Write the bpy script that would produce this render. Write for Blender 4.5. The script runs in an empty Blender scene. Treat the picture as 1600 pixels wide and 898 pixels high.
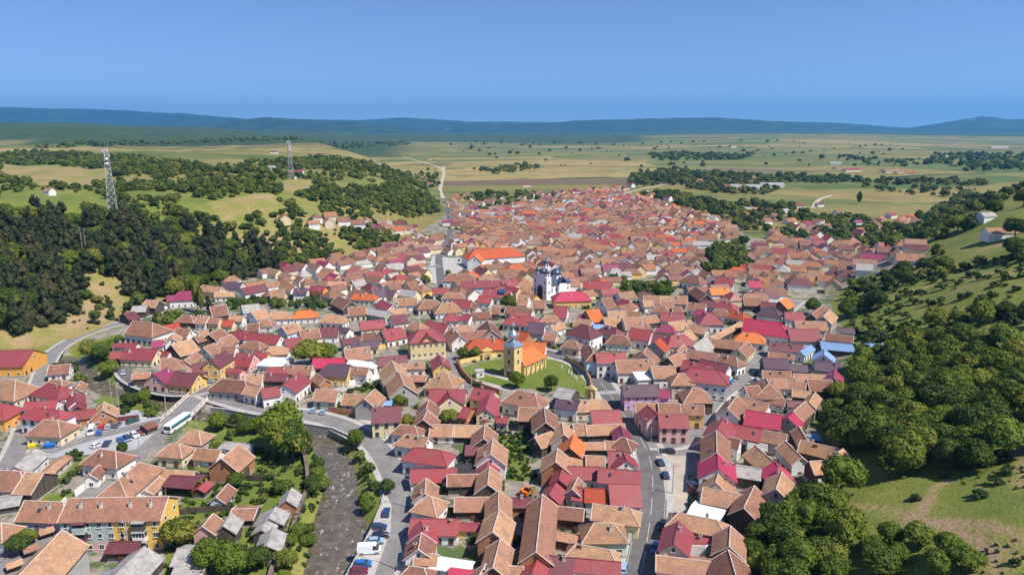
import bpy, bmesh, math, random
import numpy as np
from mathutils import Vector, Matrix

# ------------------------------------------------------------------ camera, sky, sun, exposure
SC = bpy.context.scene
COL = SC.collection
PITCH = math.radians(12.8)
FOCAL = 1096.0
EYE = 100.0
cam_data = bpy.data.cameras.new("camera")
cam = bpy.data.objects.new("camera", cam_data)
COL.objects.link(cam)
cam.location = (0, 0, EYE)
cam.rotation_euler = (math.pi / 2 - PITCH, 0, 0)
cam_data.sensor_width = 36.0
cam_data.lens = 36.0 * FOCAL / 1600.0
cam_data.clip_start = 1.0
cam_data.clip_end = 60000.0
SC.camera = cam

SUN_EL, SUN_AZ = math.radians(53), math.radians(121)      # azimuth clockwise from +Y (the view direction)
world = bpy.data.worlds.new("World")
SC.world = world
world.use_nodes = True
wn, wl = world.node_tree.nodes, world.node_tree.links
wn.clear()
sky = wn.new("ShaderNodeTexSky")
sky.sky_type = 'NISHITA'
sky.sun_disc = False
sky.sun_elevation = SUN_EL
sky.sun_rotation = SUN_AZ
sky.altitude = 1500
sky.air_density = 1.0
sky.dust_density = 0.1
sky.ozone_density = 3.0
tc = wn.new("ShaderNodeTexCoord")
lift = wn.new("ShaderNodeVectorMath"); lift.operation = 'ADD'; lift.inputs[1].default_value = (0, 0, .10)
wl.new(tc.outputs['Generated'], lift.inputs[0])
wl.new(lift.outputs[0], sky.inputs['Vector'])
hsv = wn.new("ShaderNodeHueSaturation")
hsv.inputs['Saturation'].default_value = 1.08
hsv.inputs['Hue'].default_value = .512
hsv.inputs['Value'].default_value = 1.0
bg = wn.new("ShaderNodeBackground")
bg.inputs['Strength'].default_value = 0.105
wo = wn.new("ShaderNodeOutputWorld")
wl.new(sky.outputs[0], hsv.inputs['Color'])
tintn = wn.new('ShaderNodeMix'); tintn.data_type = 'RGBA'; tintn.blend_type = 'MULTIPLY'; tintn.inputs[0].default_value = 1.0
tintn.inputs[7].default_value = (.93, .95, .95, 1)
wl.new(hsv.outputs[0], tintn.inputs[6])
wl.new(tintn.outputs[2], bg.inputs['Color'])
wl.new(bg.outputs[0], wo.inputs['Surface'])

sun_data = bpy.data.lights.new("sun", 'SUN')
sun_data.energy = 4.0
sun_data.angle = math.radians(0.5)
sun_data.color = (1.0, 0.95, 0.87)
sun = bpy.data.objects.new("sun", sun_data)
COL.objects.link(sun)
sun_dir = Vector((math.sin(SUN_AZ) * math.cos(SUN_EL), math.cos(SUN_AZ) * math.cos(SUN_EL), math.sin(SUN_EL)))
sun.rotation_euler = sun_dir.to_track_quat('Z', 'Y').to_euler()

SC.view_settings.view_transform = 'Standard'
SC.view_settings.look = 'None'
SC.view_settings.exposure = 0.70
SC.view_settings.gamma = 1.0
SC.view_settings.use_curve_mapping = False
SC.cycles.volume_bounces = 1
SC.cycles.max_bounces = 6

rng = np.random.default_rng(11)
R = random.Random(5)

# ------------------------------------------------------------------ the lie of the land
def sstep(a, b, v):
    t = np.clip((v - a) / (b - a), 0, 1)
    return t * t * (3 - 2 * t)

RX = np.array([[-100, 5], [60, 22], [120, 38], [161, 60], [200, 84], [229, 112], [351, 160], [450, 205], [562, 285], [700, 405], [1000, 790], [3000, 3600], [20000, 30000]], float)
LX = np.array([[-100, -420], [200, -330], [280, -250], [330, -212], [400, -205], [430, -195], [489, -176], [562, -130], [624, -98], [865, -95], [1100, -110], [1500, -190], [3000, -700], [20000, -9000]], float)

def ray(px, py):
    x, u = (px - 800) / FOCAL, (449 - py) / FOCAL
    return np.array([x, math.cos(PITCH) + u * math.sin(PITCH), -math.sin(PITCH) + u * math.cos(PITCH)])

def flat(px, py, z=0.0):
    """where the sight line through a point of the photograph meets the height z"""
    d = ray(px, py)
    t = (z - EYE) / d[2]
    return np.array([d[0] * t, d[1] * t, z])

RIVER_PX = [(490, 1000), (515, 930), (526, 885), (529, 850), (529, 812), (532, 775), (530, 735), (515, 704), (494, 685), (450, 672), (400, 664), (350, 658), (300, 648), (255, 632), (215, 622), (170, 612), (145, 595), (120, 575), (105, 560)]
def smooth_line(pts, n=8):
    pts = np.array(pts, float)
    out = []
    for i in range(len(pts) - 1):
        p0, p1, p2, p3 = pts[max(i - 1, 0)], pts[i], pts[i + 1], pts[min(i + 2, len(pts) - 1)]
        for k in range(n):
            t = k / n
            out.append(0.5 * ((2 * p1) + (p2 - p0) * t + (2 * p0 - 5 * p1 + 4 * p2 - p3) * t * t + (3 * p1 - p0 - 3 * p2 + p3) * t ** 3))
    out.append(pts[-1])
    return np.array(out)
WATER_Z = -2.6
RIVER = smooth_line([flat(x, y, WATER_Z)[:2] for x, y in RIVER_PX], 6)
RIVER_HALF = np.interp(np.arange(len(RIVER)), [0, 18, 24, 30, 36, 42, 48, 60, 110], [7.2, 7.0, 6.3, 4.7, 4.3, 4.5, 4.2, 4.0, 3.4])

def dist_line(x, y, line):
    """distance to a polyline and the index of the nearest segment"""
    best = np.full(np.shape(x), 1e9)
    idx = np.zeros(np.shape(x))
    for i in range(len(line) - 1):
        a, b = line[i], line[i + 1]
        d = b - a
        L2 = max(float(d @ d), 1e-9)
        t = np.clip(((x - a[0]) * d[0] + (y - a[1]) * d[1]) / L2, 0, 1)
        q = np.hypot(x - a[0] - t * d[0], y - a[1] - t * d[1])
        m = q < best
        best = np.where(m, q, best)
        idx = np.where(m, i + t, idx)
    return best, idx

def lumps(x, y):
    return (np.sin(x * .031 + 1.3) * np.sin(y * .027 + .4) + .5 * np.sin(x * .083 + y * .047) + .35 * np.sin(x * .057 - y * .101 + 2))

def height(x, y, channel=True):
    x, y = np.asarray(x, float), np.asarray(y, float)
    dr = np.maximum((x - np.interp(y, RX[:, 0], RX[:, 1])) * .8, 0)
    top = np.interp(y, [0, 200, 350, 450, 700, 1100], [36, 40, 74, 86, 95, 95])
    hr = top * (1 - np.exp(-(dr / np.interp(y, [0, 220, 350, 450, 700], [62, 72, 105, 110, 120])) ** 1.25)) + .06 * np.maximum(dr - 40, 0) * (1 - sstep(300, 600, y)) + sstep(8, 60, dr) * 1.8 * lumps(x, y)
    dl = np.maximum((np.interp(y, LX[:, 0], LX[:, 1]) - x) * .9, 0)
    hl = 47 * (1 - np.exp(-(dl / 75) ** 1.6)) * (1 - .75 * sstep(2500, 6500, y)) + sstep(8, 90, dl) * 2.2 * lumps(x * .8, y * .8) * (1 - .5 * sstep(600, 3000, y))
    a = x / np.maximum(y, 50)
    wood = 118 * (1 - sstep(-.78, -.04, a)) * sstep(2300, 5200, y) * (1 + .08 * np.sin(x * .0021 + 1) + .05 * np.sin(x * .006 + y * .004))
    rise = 26 * np.exp(-((a - .38) / .17) ** 2) * sstep(2400, 4300, y) + 20 * sstep(5000, 6500, y)
    h = hr + hl + wood + rise + 2.5 * sstep(800, 1500, y) * np.sin(x * .006) * np.sin(y * .0047 + 1)
    if channel:
        near = (y < 420) & (x < 60) & (x > -330)
        if np.any(near):
            d, i = dist_line(np.where(near, x, 0), np.where(near, y, 0), RIVER)
            half = np.interp(i, np.arange(len(RIVER)), RIVER_HALF)
            cut = 1 - sstep(half - .5, half + 3.2, d)
            h = np.where(near, h - 3.5 * cut, h)
    return h

def land(px, py, channel=False):
    """where the sight line through a point of the photograph meets the ground"""
    d = ray(px, py)
    if d[2] > -.004:
        d[2] = -.004
    t, step, prev = 60.0, 4.0, 60.0
    while t < 20000:
        p = d * t
        if p[2] + EYE <= height(p[0], p[1], channel):
            lo, hi = prev, t
            for _ in range(18):
                m = (lo + hi) / 2
                q = d * m
                if q[2] + EYE <= height(q[0], q[1], channel): hi = m
                else: lo = m
            q = d * hi
            return np.array([q[0], q[1], q[2] + EYE])
        prev = t
        t += max(step, t * .012)
    q = d * 12000
    return np.array([q[0], q[1], 0.0])

def pixel(p):
    """the point of the photograph a place is seen at (only for wording labels and for sorting by size)"""
    v = np.asarray(p, float) - np.array([0, 0, EYE])
    depth = v[1] * math.cos(PITCH) - v[2] * math.sin(PITCH)
    up = v[1] * math.sin(PITCH) + v[2] * math.cos(PITCH)
    return 800 + FOCAL * v[0] / depth, 449 - FOCAL * up / depth, depth

def inside(x, y, poly):
    x, y = np.asarray(x, float), np.asarray(y, float)
    res = np.zeros(x.shape, bool)
    n = len(poly)
    for i in range(n):
        x0, y0 = poly[i][0], poly[i][1]
        x1, y1 = poly[(i + 1) % n][0], poly[(i + 1) % n][1]
        c = ((y0 > y) != (y1 > y))
        with np.errstate(divide='ignore', invalid='ignore'):
            xi = (x1 - x0) * (y - y0) / (y1 - y0 if y1 != y0 else 1e-9) + x0
        res ^= c & (x < xi)
    return res

def region(pts):
    return [land(px, py)[:2] for px, py in pts]

# ------------------------------------------------------------------ materials
MATS = {}
def mat(name, color, rough=.8, metal=0.0, build=None):
    if name in MATS: return MATS[name]
    m = bpy.data.materials.new(name)
    m.use_nodes = True
    b = m.node_tree.nodes['Principled BSDF']
    b.inputs['Base Color'].default_value = (*color, 1)
    b.inputs['Roughness'].default_value = rough
    b.inputs['Metallic'].default_value = metal
    b.inputs['Specular IOR Level'].default_value = .3
    if build: build(m.node_tree, b)
    MATS[name] = m
    return m

def N(nt, kind, **kw):
    n = nt.nodes.new(kind)
    for k, v in kw.items():
        if k in n.inputs: n.inputs[k].default_value = v
        else: setattr(n, k, v)
    return n

def mixrgb(nt, fac, a, b, mode='MIX'):
    n = nt.nodes.new('ShaderNodeMix')
    n.data_type = 'RGBA'
    n.blend_type = mode
    for sock, v in ((n.inputs[0], fac), (n.inputs[6], a), (n.inputs[7], b)):
        if isinstance(v, bpy.types.NodeSocket): nt.links.new(v, sock)
        elif isinstance(v, (tuple, list)): sock.default_value = (*v, 1) if len(v) == 3 else v
        else: sock.default_value = v
    return n.outputs[2]

def math_node(nt, op, a, b=None, c=None, clamp=False):
    n = nt.nodes.new('ShaderNodeMath')
    n.operation = op
    n.use_clamp = clamp
    for s, v in zip(n.inputs, (a, b, c)):
        if v is None: continue
        if isinstance(v, bpy.types.NodeSocket): nt.links.new(v, s)
        else: s.default_value = v
    return n.outputs[0]

def ramp(nt, fac, stops, interp='LINEAR'):
    n = nt.nodes.new('ShaderNodeValToRGB')
    n.color_ramp.interpolation = interp
    e = n.color_ramp.elements
    while len(e) < len(stops): e.new(.5)
    for el, (p, c) in zip(e, stops):
        el.position = p
        el.color = (*c, 1)
    nt.links.new(fac, n.inputs[0])
    return n.outputs[0]

def noise(nt, vec, scale, detail=3, rough=.55):
    n = N(nt, 'ShaderNodeTexNoise', Scale=scale, Detail=detail, Roughness=rough)
    if vec is not None: nt.links.new(vec, n.inputs['Vector'])
    return n.outputs[0]

def contrast(nt, v, lo, hi):
    n = nt.nodes.new('ShaderNodeMapRange')
    n.clamp = True
    nt.links.new(v, n.inputs[0])
    n.inputs[1].default_value, n.inputs[2].default_value = lo, hi
    return n.outputs[0]

def scaled(c, k): return tuple(min(v * k, 1) for v in c)

def tile_roof(name, a, b, dark, light):
    """weathered clay tiles: tile courses in the roof's own plane, patches of replaced tiles and lichen"""
    def build(nt, bs):
        uv = N(nt, 'ShaderNodeUVMap').outputs[0]
        pos = N(nt, 'ShaderNodeNewGeometry').outputs['Position']
        oi = N(nt, 'ShaderNodeObjectInfo')
        br = N(nt, 'ShaderNodeTexBrick', Scale=1.0)
        br.offset = .5
        br.inputs['Brick Width'].default_value = .42
        br.inputs['Row Height'].default_value = .46
        br.inputs['Mortar Size'].default_value = .018
        br.inputs['Color1'].default_value = (*a, 1)
        br.inputs['Color2'].default_value = (*b, 1)
        br.inputs['Mortar'].default_value = (*scaled(dark, .7), 1)
        nt.links.new(uv, br.inputs['Vector'])
        patches = contrast(nt, noise(nt, pos, .33, 4, .65), .46, .70)
        c = mixrgb(nt, patches, br.outputs[0], dark)
        new = contrast(nt, noise(nt, pos, .85, 3, .7), .60, .68)
        c = mixrgb(nt, math_node(nt, 'MULTIPLY', new, .55), c, light)
        spots = contrast(nt, noise(nt, pos, 3.0, 2, .6), .62, .72)
        c = mixrgb(nt, math_node(nt, 'MULTIPLY', spots, .5), c, scaled(dark, .6))
        k = math_node(nt, 'MULTIPLY_ADD', oi.outputs['Random'], .58, .62)
        hs = N(nt, 'ShaderNodeHueSaturation')
        nt.links.new(c, hs.inputs['Color'])
        nt.links.new(k, hs.inputs['Value'])
        nt.links.new(math_node(nt, 'MULTIPLY_ADD', oi.outputs['Random'], .03, .485), hs.inputs['Hue'])
        nt.links.new(hs.outputs[0], bs.inputs['Base Color'])
        wv = N(nt, 'ShaderNodeBump', Strength=.5, Distance=.05)
        nt.links.new(br.outputs['Fac'], wv.inputs['Height'])
        wv.invert = True
        nt.links.new(wv.outputs[0], bs.inputs['Normal'])
    return mat(name, a, .85, 0, build)

def metal_roof(name, c, rough=.42):
    """painted sheet: pressed ribs running down the slope, slow fading"""
    def build(nt, bs):
        uv = N(nt, 'ShaderNodeUVMap').outputs[0]
        pos = N(nt, 'ShaderNodeNewGeometry').outputs['Position']
        oi = N(nt, 'ShaderNodeObjectInfo')
        w = N(nt, 'ShaderNodeTexWave', Scale=.9)
        w.bands_direction = 'X'
        nt.links.new(uv, w.inputs['Vector'])
        rows = N(nt, 'ShaderNodeTexWave', Scale=.75)
        rows.bands_direction = 'Y'
        rows.wave_profile = 'SAW'
        nt.links.new(uv, rows.inputs['Vector'])
        fade = contrast(nt, noise(nt, pos, .25, 4, .65), .35, .75)
        col = mixrgb(nt, fade, c, tuple(v * .74 + .045 for v in c))
        grime = contrast(nt, noise(nt, pos, .9, 5, .75), .50, .72)
        col = mixrgb(nt, math_node(nt, 'MULTIPLY', grime, .38), col, tuple(v * .42 + .022 for v in c))
        col = mixrgb(nt, math_node(nt, 'MULTIPLY', rows.outputs['Fac'], .16), col, scaled(c, .55))
        hs = N(nt, 'ShaderNodeHueSaturation')
        nt.links.new(col, hs.inputs['Color'])
        nt.links.new(math_node(nt, 'MULTIPLY_ADD', oi.outputs['Random'], .3, .85), hs.inputs['Value'])
        nt.links.new(hs.outputs[0], bs.inputs['Base Color'])
        bp = N(nt, 'ShaderNodeBump', Strength=.35, Distance=.05)
        nt.links.new(math_node(nt, 'ADD', w.outputs['Fac'], rows.outputs['Fac']), bp.inputs['Height'])
        nt.links.new(bp.outputs[0], bs.inputs['Normal'])
        bs.inputs['Specular IOR Level'].default_value = .45
    return mat(name, c, rough, 0, build)

def plaster(name, c, dirt=.55):
    def build(nt, bs):
        pos = N(nt, 'ShaderNodeNewGeometry').outputs['Position']
        n1 = contrast(nt, noise(nt, pos, .5, 5, .65), .45, .75)
        n2 = contrast(nt, noise(nt, pos, 2.2, 3, .6), .55, .75)
        col = mixrgb(nt, math_node(nt, 'MULTIPLY', n1, .5), c, scaled(c, dirt))
        col = mixrgb(nt, math_node(nt, 'MULTIPLY', n2, .25), col, scaled(c, .5))
        nt.links.new(col, bs.inputs['Base Color'])
    return mat(name, c, .9, 0, build)

def brickwall(name, a, b):
    def build(nt, bs):
        pos = N(nt, 'ShaderNodeNewGeometry').outputs['Position']
        col = mixrgb(nt, contrast(nt, noise(nt, pos, .7, 4, .6), .4, .65), a, b)
        col = mixrgb(nt, contrast(nt, noise(nt, pos, 5, 2, .6), .55, .7), col, scaled(b, .7))
        nt.links.new(col, bs.inputs['Base Color'])
    return mat(name, a, .9, 0, build)

def planks(name, c):
    def build(nt, bs):
        pos = N(nt, 'ShaderNodeNewGeometry').outputs['Position']
        mp = N(nt, 'ShaderNodeMapping')
        mp.inputs['Scale'].default_value = (2.2, 2.2, .15)
        nt.links.new(pos, mp.inputs[0])
        col = mixrgb(nt, contrast(nt, noise(nt, mp.outputs[0], 1.6, 4, .6), .35, .65), scaled(c, .6), scaled(c, 1.45))
        nt.links.new(col, bs.inputs['Base Color'])
    return mat(name, c, .9, 0, build)

def mottled(name, a, b, scale=.4, rough=.9, lo=.4, hi=.65, c=None):
    def build(nt, bs):
        pos = N(nt, 'ShaderNodeNewGeometry').outputs['Position']
        col = mixrgb(nt, contrast(nt, noise(nt, pos, scale, 5, .62), lo, hi), a, b)
        fine = contrast(nt, noise(nt, pos, scale * 9, 3, .6), .5, .75)
        col = mixrgb(nt, math_node(nt, 'MULTIPLY', fine, .35), col, c or scaled(b, .7))
        nt.links.new(col, bs.inputs['Base Color'])
    return mat(name, a, rough, 0, build)

ROOF = {
    't': tile_roof('clay tiles', (.47, .245, .150), (.37, .185, .115), (.25, .145, .100), (.55, .285, .155)),
    'b': tile_roof('old brown tiles', (.36, .175, .10), (.28, .135, .085), (.19, .11, .08), (.44, .19, .10)),
    'o': tile_roof('new orange tiles', (.62, .155, .050), (.56, .135, .045), (.46, .12, .05), (.66, .20, .07)),
    'r': metal_roof('red sheet roof', (.30, .050, .052)),
    'c': metal_roof('crimson sheet roof', (.46, .026, .070)),
    'p': metal_roof('raspberry sheet roof', (.28, .034, .085)),
    'm': metal_roof('maroon sheet roof', (.165, .040, .045)),
    'u': metal_roof('dark purple brown sheet roof', (.105, .055, .075)),
    'l': metal_roof('blue sheet roof', (.22, .36, .58)),
    'g': mottled('grey fibre cement', (.40, .37, .34), (.25, .235, .22), .6),
    's': mottled('white sheet', (.74, .74, .74), (.60, .60, .60), .3),
    'k': mottled('black bitumen', (.03, .03, .035), (.05, .05, .05), .3),
}
DARK_TILES = tile_roof('dark clay tiles', (.33, .165, .105), (.27, .135, .088), (.18, .105, .08), (.42, .21, .12))
DUSTY_TILES = tile_roof('dusty clay tiles', (.40, .24, .165), (.33, .19, .13), (.25, .155, .115), (.48, .27, .16))
OCHRE_TILES = tile_roof('ochre clay tiles', (.46, .215, .105), (.38, .17, .085), (.27, .135, .08), (.54, .25, .11))
ROOF_WORD = {'t': 'terracotta', 'b': 'weathered brown', 'o': 'bright orange', 'r': 'red', 'c': 'crimson', 'p': 'raspberry', 'm': 'maroon', 'u': 'dark purplish', 'l': 'blue', 'g': 'grey', 's': 'white', 'k': 'black'}
WALL = {
    'w': plaster('white plaster', (.78, .76, .72)), 'y': plaster('yellow plaster', (.74, .50, .17)), 'i': plaster('cream plaster', (.74, .62, .38)),
    'k': plaster('pink plaster', (.72, .42, .38)), 'g': plaster('grey render', (.42, .40, .37)), 't': plaster('beige plaster', (.62, .52, .40)),
    'n': plaster('pale green plaster', (.55, .66, .50)), 'l': plaster('pale blue plaster', (.58, .66, .76)), 'v': plaster('violet plaster', (.66, .40, .58)),
    'b': brickwall('bare brick', (.48, .22, .10), (.36, .17, .09)), 'd': planks('dark boards', (.085, .068, .055)), 'x': None,
    'e': plaster('orange plaster', (.74, .36, .08)),
}
WALL_WORD = {'w': 'white', 'y': 'yellow', 'i': 'cream', 'k': 'pink', 'g': 'grey', 't': 'beige', 'n': 'pale green', 'l': 'pale blue', 'v': 'violet', 'b': 'bare brick', 'd': 'dark timber', 'e': 'orange', 'x': 'no'}
RIDGE = mottled('pale ridge mortar', (.62, .50, .42), (.48, .34, .27), .8)
GLASS = mat('window glass', (.035, .045, .06), .12)
FRAME = mat('white window frame', (.72, .70, .66), .5)
FRAME_B = mat('brown window frame', (.16, .08, .045), .6)
DOORM = mottled('brown door', (.16, .085, .05), (.11, .06, .04), 2)
CHIM = plaster('chimney plaster', (.66, .58, .50))
CHIMB = brickwall('chimney brick', (.42, .20, .12), (.30, .15, .10))
CAPM = mottled('concrete', (.46, .44, .41), (.34, .33, .31), .5)
ASPH = mottled('asphalt', (.150, .138, .135), (.098, .092, .092), .22, .9, .35, .7, (.20, .19, .18))
ASPHW = mottled('worn grey asphalt', (.25, .232, .218), (.17, .16, .152), .22, .9, .35, .7, (.13, .122, .118))
PAVE = mottled('pale paving', (.46, .43, .395), (.36, .335, .31), .35, .9)
GRAVEL = mottled('tan gravel', (.46, .39, .31), (.36, .30, .235), .25)
PAINT = mottled('road paint', (.62, .61, .58), (.40, .39, .37), .8)
STEEL = mat('galvanised steel', (.46, .47, .48), .45, .6)
DARKM = mat('dark metal', (.05, .05, .055), .5, .3)
WHITEM = mat('white painted steel', (.72, .72, .72), .5)
REDM = mat('red painted steel', (.50, .06, .05), .5)
RUBBER = mat('tyre rubber', (.02, .02, .022), .9)
TRUNK = mottled('bark', (.13, .10, .075), (.08, .06, .045), 2)

# ------------------------------------------------------------------ mesh helpers
class MB:
    """collects faces; build() links them as one mesh object"""
    def __init__(s): s.v, s.f, s.mi, s.uv = [], [], [], []
    def face(s, pts, m=0, uv=None):
        i = len(s.v)
        s.v += [tuple(map(float, p)) for p in pts]
        s.f.append(tuple(range(i, i + len(pts))))
        s.mi.append(m)
        s.uv.append(uv or [(p[0] + p[1], p[2]) for p in pts])
    def hexa(s, p, m=0):
        """eight corners: bottom ring then top ring, counter-clockwise from above"""
        for q in ((3, 2, 1, 0), (4, 5, 6, 7), (0, 1, 5, 4), (1, 2, 6, 5), (2, 3, 7, 6), (3, 0, 4, 7)):
            s.face([p[k] for k in q], m)
    def box(s, c, size, m=0, rz=0.0, taper=1.0):
        hx, hy, hz = size[0] / 2, size[1] / 2, size[2] / 2
        ca, sa = math.cos(rz), math.sin(rz)
        pts = []
        for z, k in ((-hz, 1.0), (hz, taper)):
            for x, y in ((-hx, -hy), (hx, -hy), (hx, hy), (-hx, hy)):
                x, y = x * k, y * k
                pts.append((c[0] + x * ca - y * sa, c[1] + x * sa + y * ca, c[2] + z))
        s.hexa(pts, m)
    def bar(s, a, b, r, m=0, n=6, r2=None):
        a, b = Vector(a), Vector(b)
        d = (b - a)
        if d.length < 1e-6: return
        d.normalize()
        u = d.orthogonal().normalized()
        w = d.cross(u)
        r2 = r if r2 is None else r2
        A = [a + (u * math.cos(t) + w * math.sin(t)) * r for t in [2 * math.pi * k / n for k in range(n)]]
        B = [b + (u * math.cos(t) + w * math.sin(t)) * r2 for t in [2 * math.pi * k / n for k in range(n)]]
        for k in range(n):
            s.face([A[k], A[(k + 1) % n], B[(k + 1) % n], B[k]], m)
        s.face(B, m)
        s.face(A[::-1], m)
    def lathe(s, prof, c=(0, 0, 0), n=16, m=0, rot=0.0):
        rings = [[(c[0] + r * math.cos(rot + 2 * math.pi * k / n), c[1] + r * math.sin(rot + 2 * math.pi * k / n), c[2] + z) for k in range(n)] for r, z in prof]
        for a, b in zip(rings, rings[1:]):
            for k in range(n):
                s.face([a[k], a[(k + 1) % n], b[(k + 1) % n], b[k]], m)
    def mesh(s, name, mats, smooth=False):
        me = bpy.data.meshes.new(name)
        me.from_pydata(s.v, [], s.f)
        for m in (mats if isinstance(mats, (list, tuple)) else [mats]): me.materials.append(m)
        me.polygons.foreach_set('material_index', s.mi)
        uvl = me.uv_layers.new(name='UVMap')
        uvl.data.foreach_set('uv', [c for f in s.uv for p in f for c in p])
        if smooth:
            bm = bmesh.new()
            bm.from_mesh(me)
            bmesh.ops.remove_doubles(bm, verts=bm.verts, dist=1e-4)
            bm.to_mesh(me)
            bm.free()
            me.polygons.foreach_set('use_smooth', [True] * len(me.polygons))
        me.update()
        return me
    def build(s, name, mats, parent=None, smooth=False, loc=None):
        return put(name, s.mesh(name, mats, smooth), parent, loc)

def put(name, me, parent=None, loc=None, rz=None):
    o = bpy.data.objects.new(name, me)
    COL.objects.link(o)
    if parent is not None: o.parent = parent
    if loc is not None: o.location = loc
    if rz is not None: o.rotation_euler[2] = rz
    return o

def tag(o, label=None, cat=None, group=None, kind=None):
    if label: o['label'] = label
    if cat: o['category'] = cat
    if group: o['group'] = group
    if kind: o['kind'] = kind
    return o

def thing(name, label, cat, loc=(0, 0, 0), rz=0.0, group=None):
    o = bpy.data.objects.new(name, None)
    o.empty_display_size = .5
    COL.objects.link(o)
    o.location = loc
    o.rotation_euler[2] = rz
    return tag(o, label, cat, group)

def copy_tree(o, parent=None):
    c = o.copy()
    COL.objects.link(c)
    c.parent = parent
    for ch in list(o.children): copy_tree(ch, c)
    return c

# ------------------------------------------------------------------ the ground sheet
TOWN = [(-60, 760), (-60, 720), (0, 560), (60, 552), (100, 545), (190, 505), (330, 452), (420, 418), (560, 398), (640, 372), (690, 340), (720, 318), (830, 308), (960, 296), (1000, 306), (1060, 325), (1150, 345), (1170, 372), (1260, 372), (1450, 395), (1440, 415), (1330, 440), (1300, 470), (1320, 520), (1330, 560), (1300, 600), (1265, 640), (1300, 700), (1250, 760), (1180, 840), (1160, 960), (560, 960), (600, 800), (600, 740), (560, 690), (480, 655), (330, 640), (290, 660), (300, 720), (280, 780), (300, 960), (-60, 960)]
GARDENS = [[(150, 560), (95, 545), (190, 520), (200, 560), (180, 610), (300, 640), (150, 650)], [(300, 660), (460, 650), (500, 700), (480, 800), (430, 920), (240, 920), (270, 800), (300, 740)],
           [(715, 575), (770, 560), (885, 560), (915, 585), (924, 622), (860, 612), (780, 606), (735, 598)], [(775, 675), (830, 675), (835, 755), (780, 755)], [(60, 765), (130, 705), (140, 725), (60, 785)], [(55, 770), (130, 765), (110, 782), (60, 790)],
           [(540, 602), (600, 585), (625, 618), (560, 618)], [(550, 690), (600, 700), (615, 780), (570, 830), (575, 760)], [(960, 440), (1055, 445), (1050, 470), (965, 470)], [(1100, 385), (1165, 375), (1165, 432), (1105, 428)]]
BARE = [[(75, 520), (110, 485), (130, 455), (175, 480), (195, 498), (100, 526), (70, 540)], [(435, 372), (460, 372), (505, 400), (480, 405)], [(465, 365), (515, 365), (530, 385), (500, 390)], [(1570, 790), (1600, 785), (1600, 825), (1580, 810)], [(1340, 865), (1410, 860), (1420, 898), (1340, 898)], [(0, 510), (60, 520), (60, 545), (0, 545)]]
TRACKS = [([(1300, 800), (1345, 790), (1400, 800), (1440, 815), (1480, 826), (1520, 838), (1560, 858), (1620, 892)], 1.0), ([(1440, 800), (1452, 778), (1468, 758), (1490, 748)], 1.2), ([(1600, 760), (1592, 720), (1588, 690), (1580, 660)], 2.0), ([(1440, 815), (1500, 815), (1560, 825), (1620, 850)], 1.6), ([(1480, 826), (1540, 862), (1570, 898)], 1.4), ([(1566, 378), (1590, 382), (1640, 380)], 3.0), ([(1380, 470), (1480, 440), (1600, 425)], 2.2)]
SUNNY = [[(0, 255), (170, 262), (180, 285), (60, 290), (0, 275)], [(320, 315), (430, 305), (440, 330), (350, 345)], [(440, 282), (490, 282), (480, 302), (440, 302)]]

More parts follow.
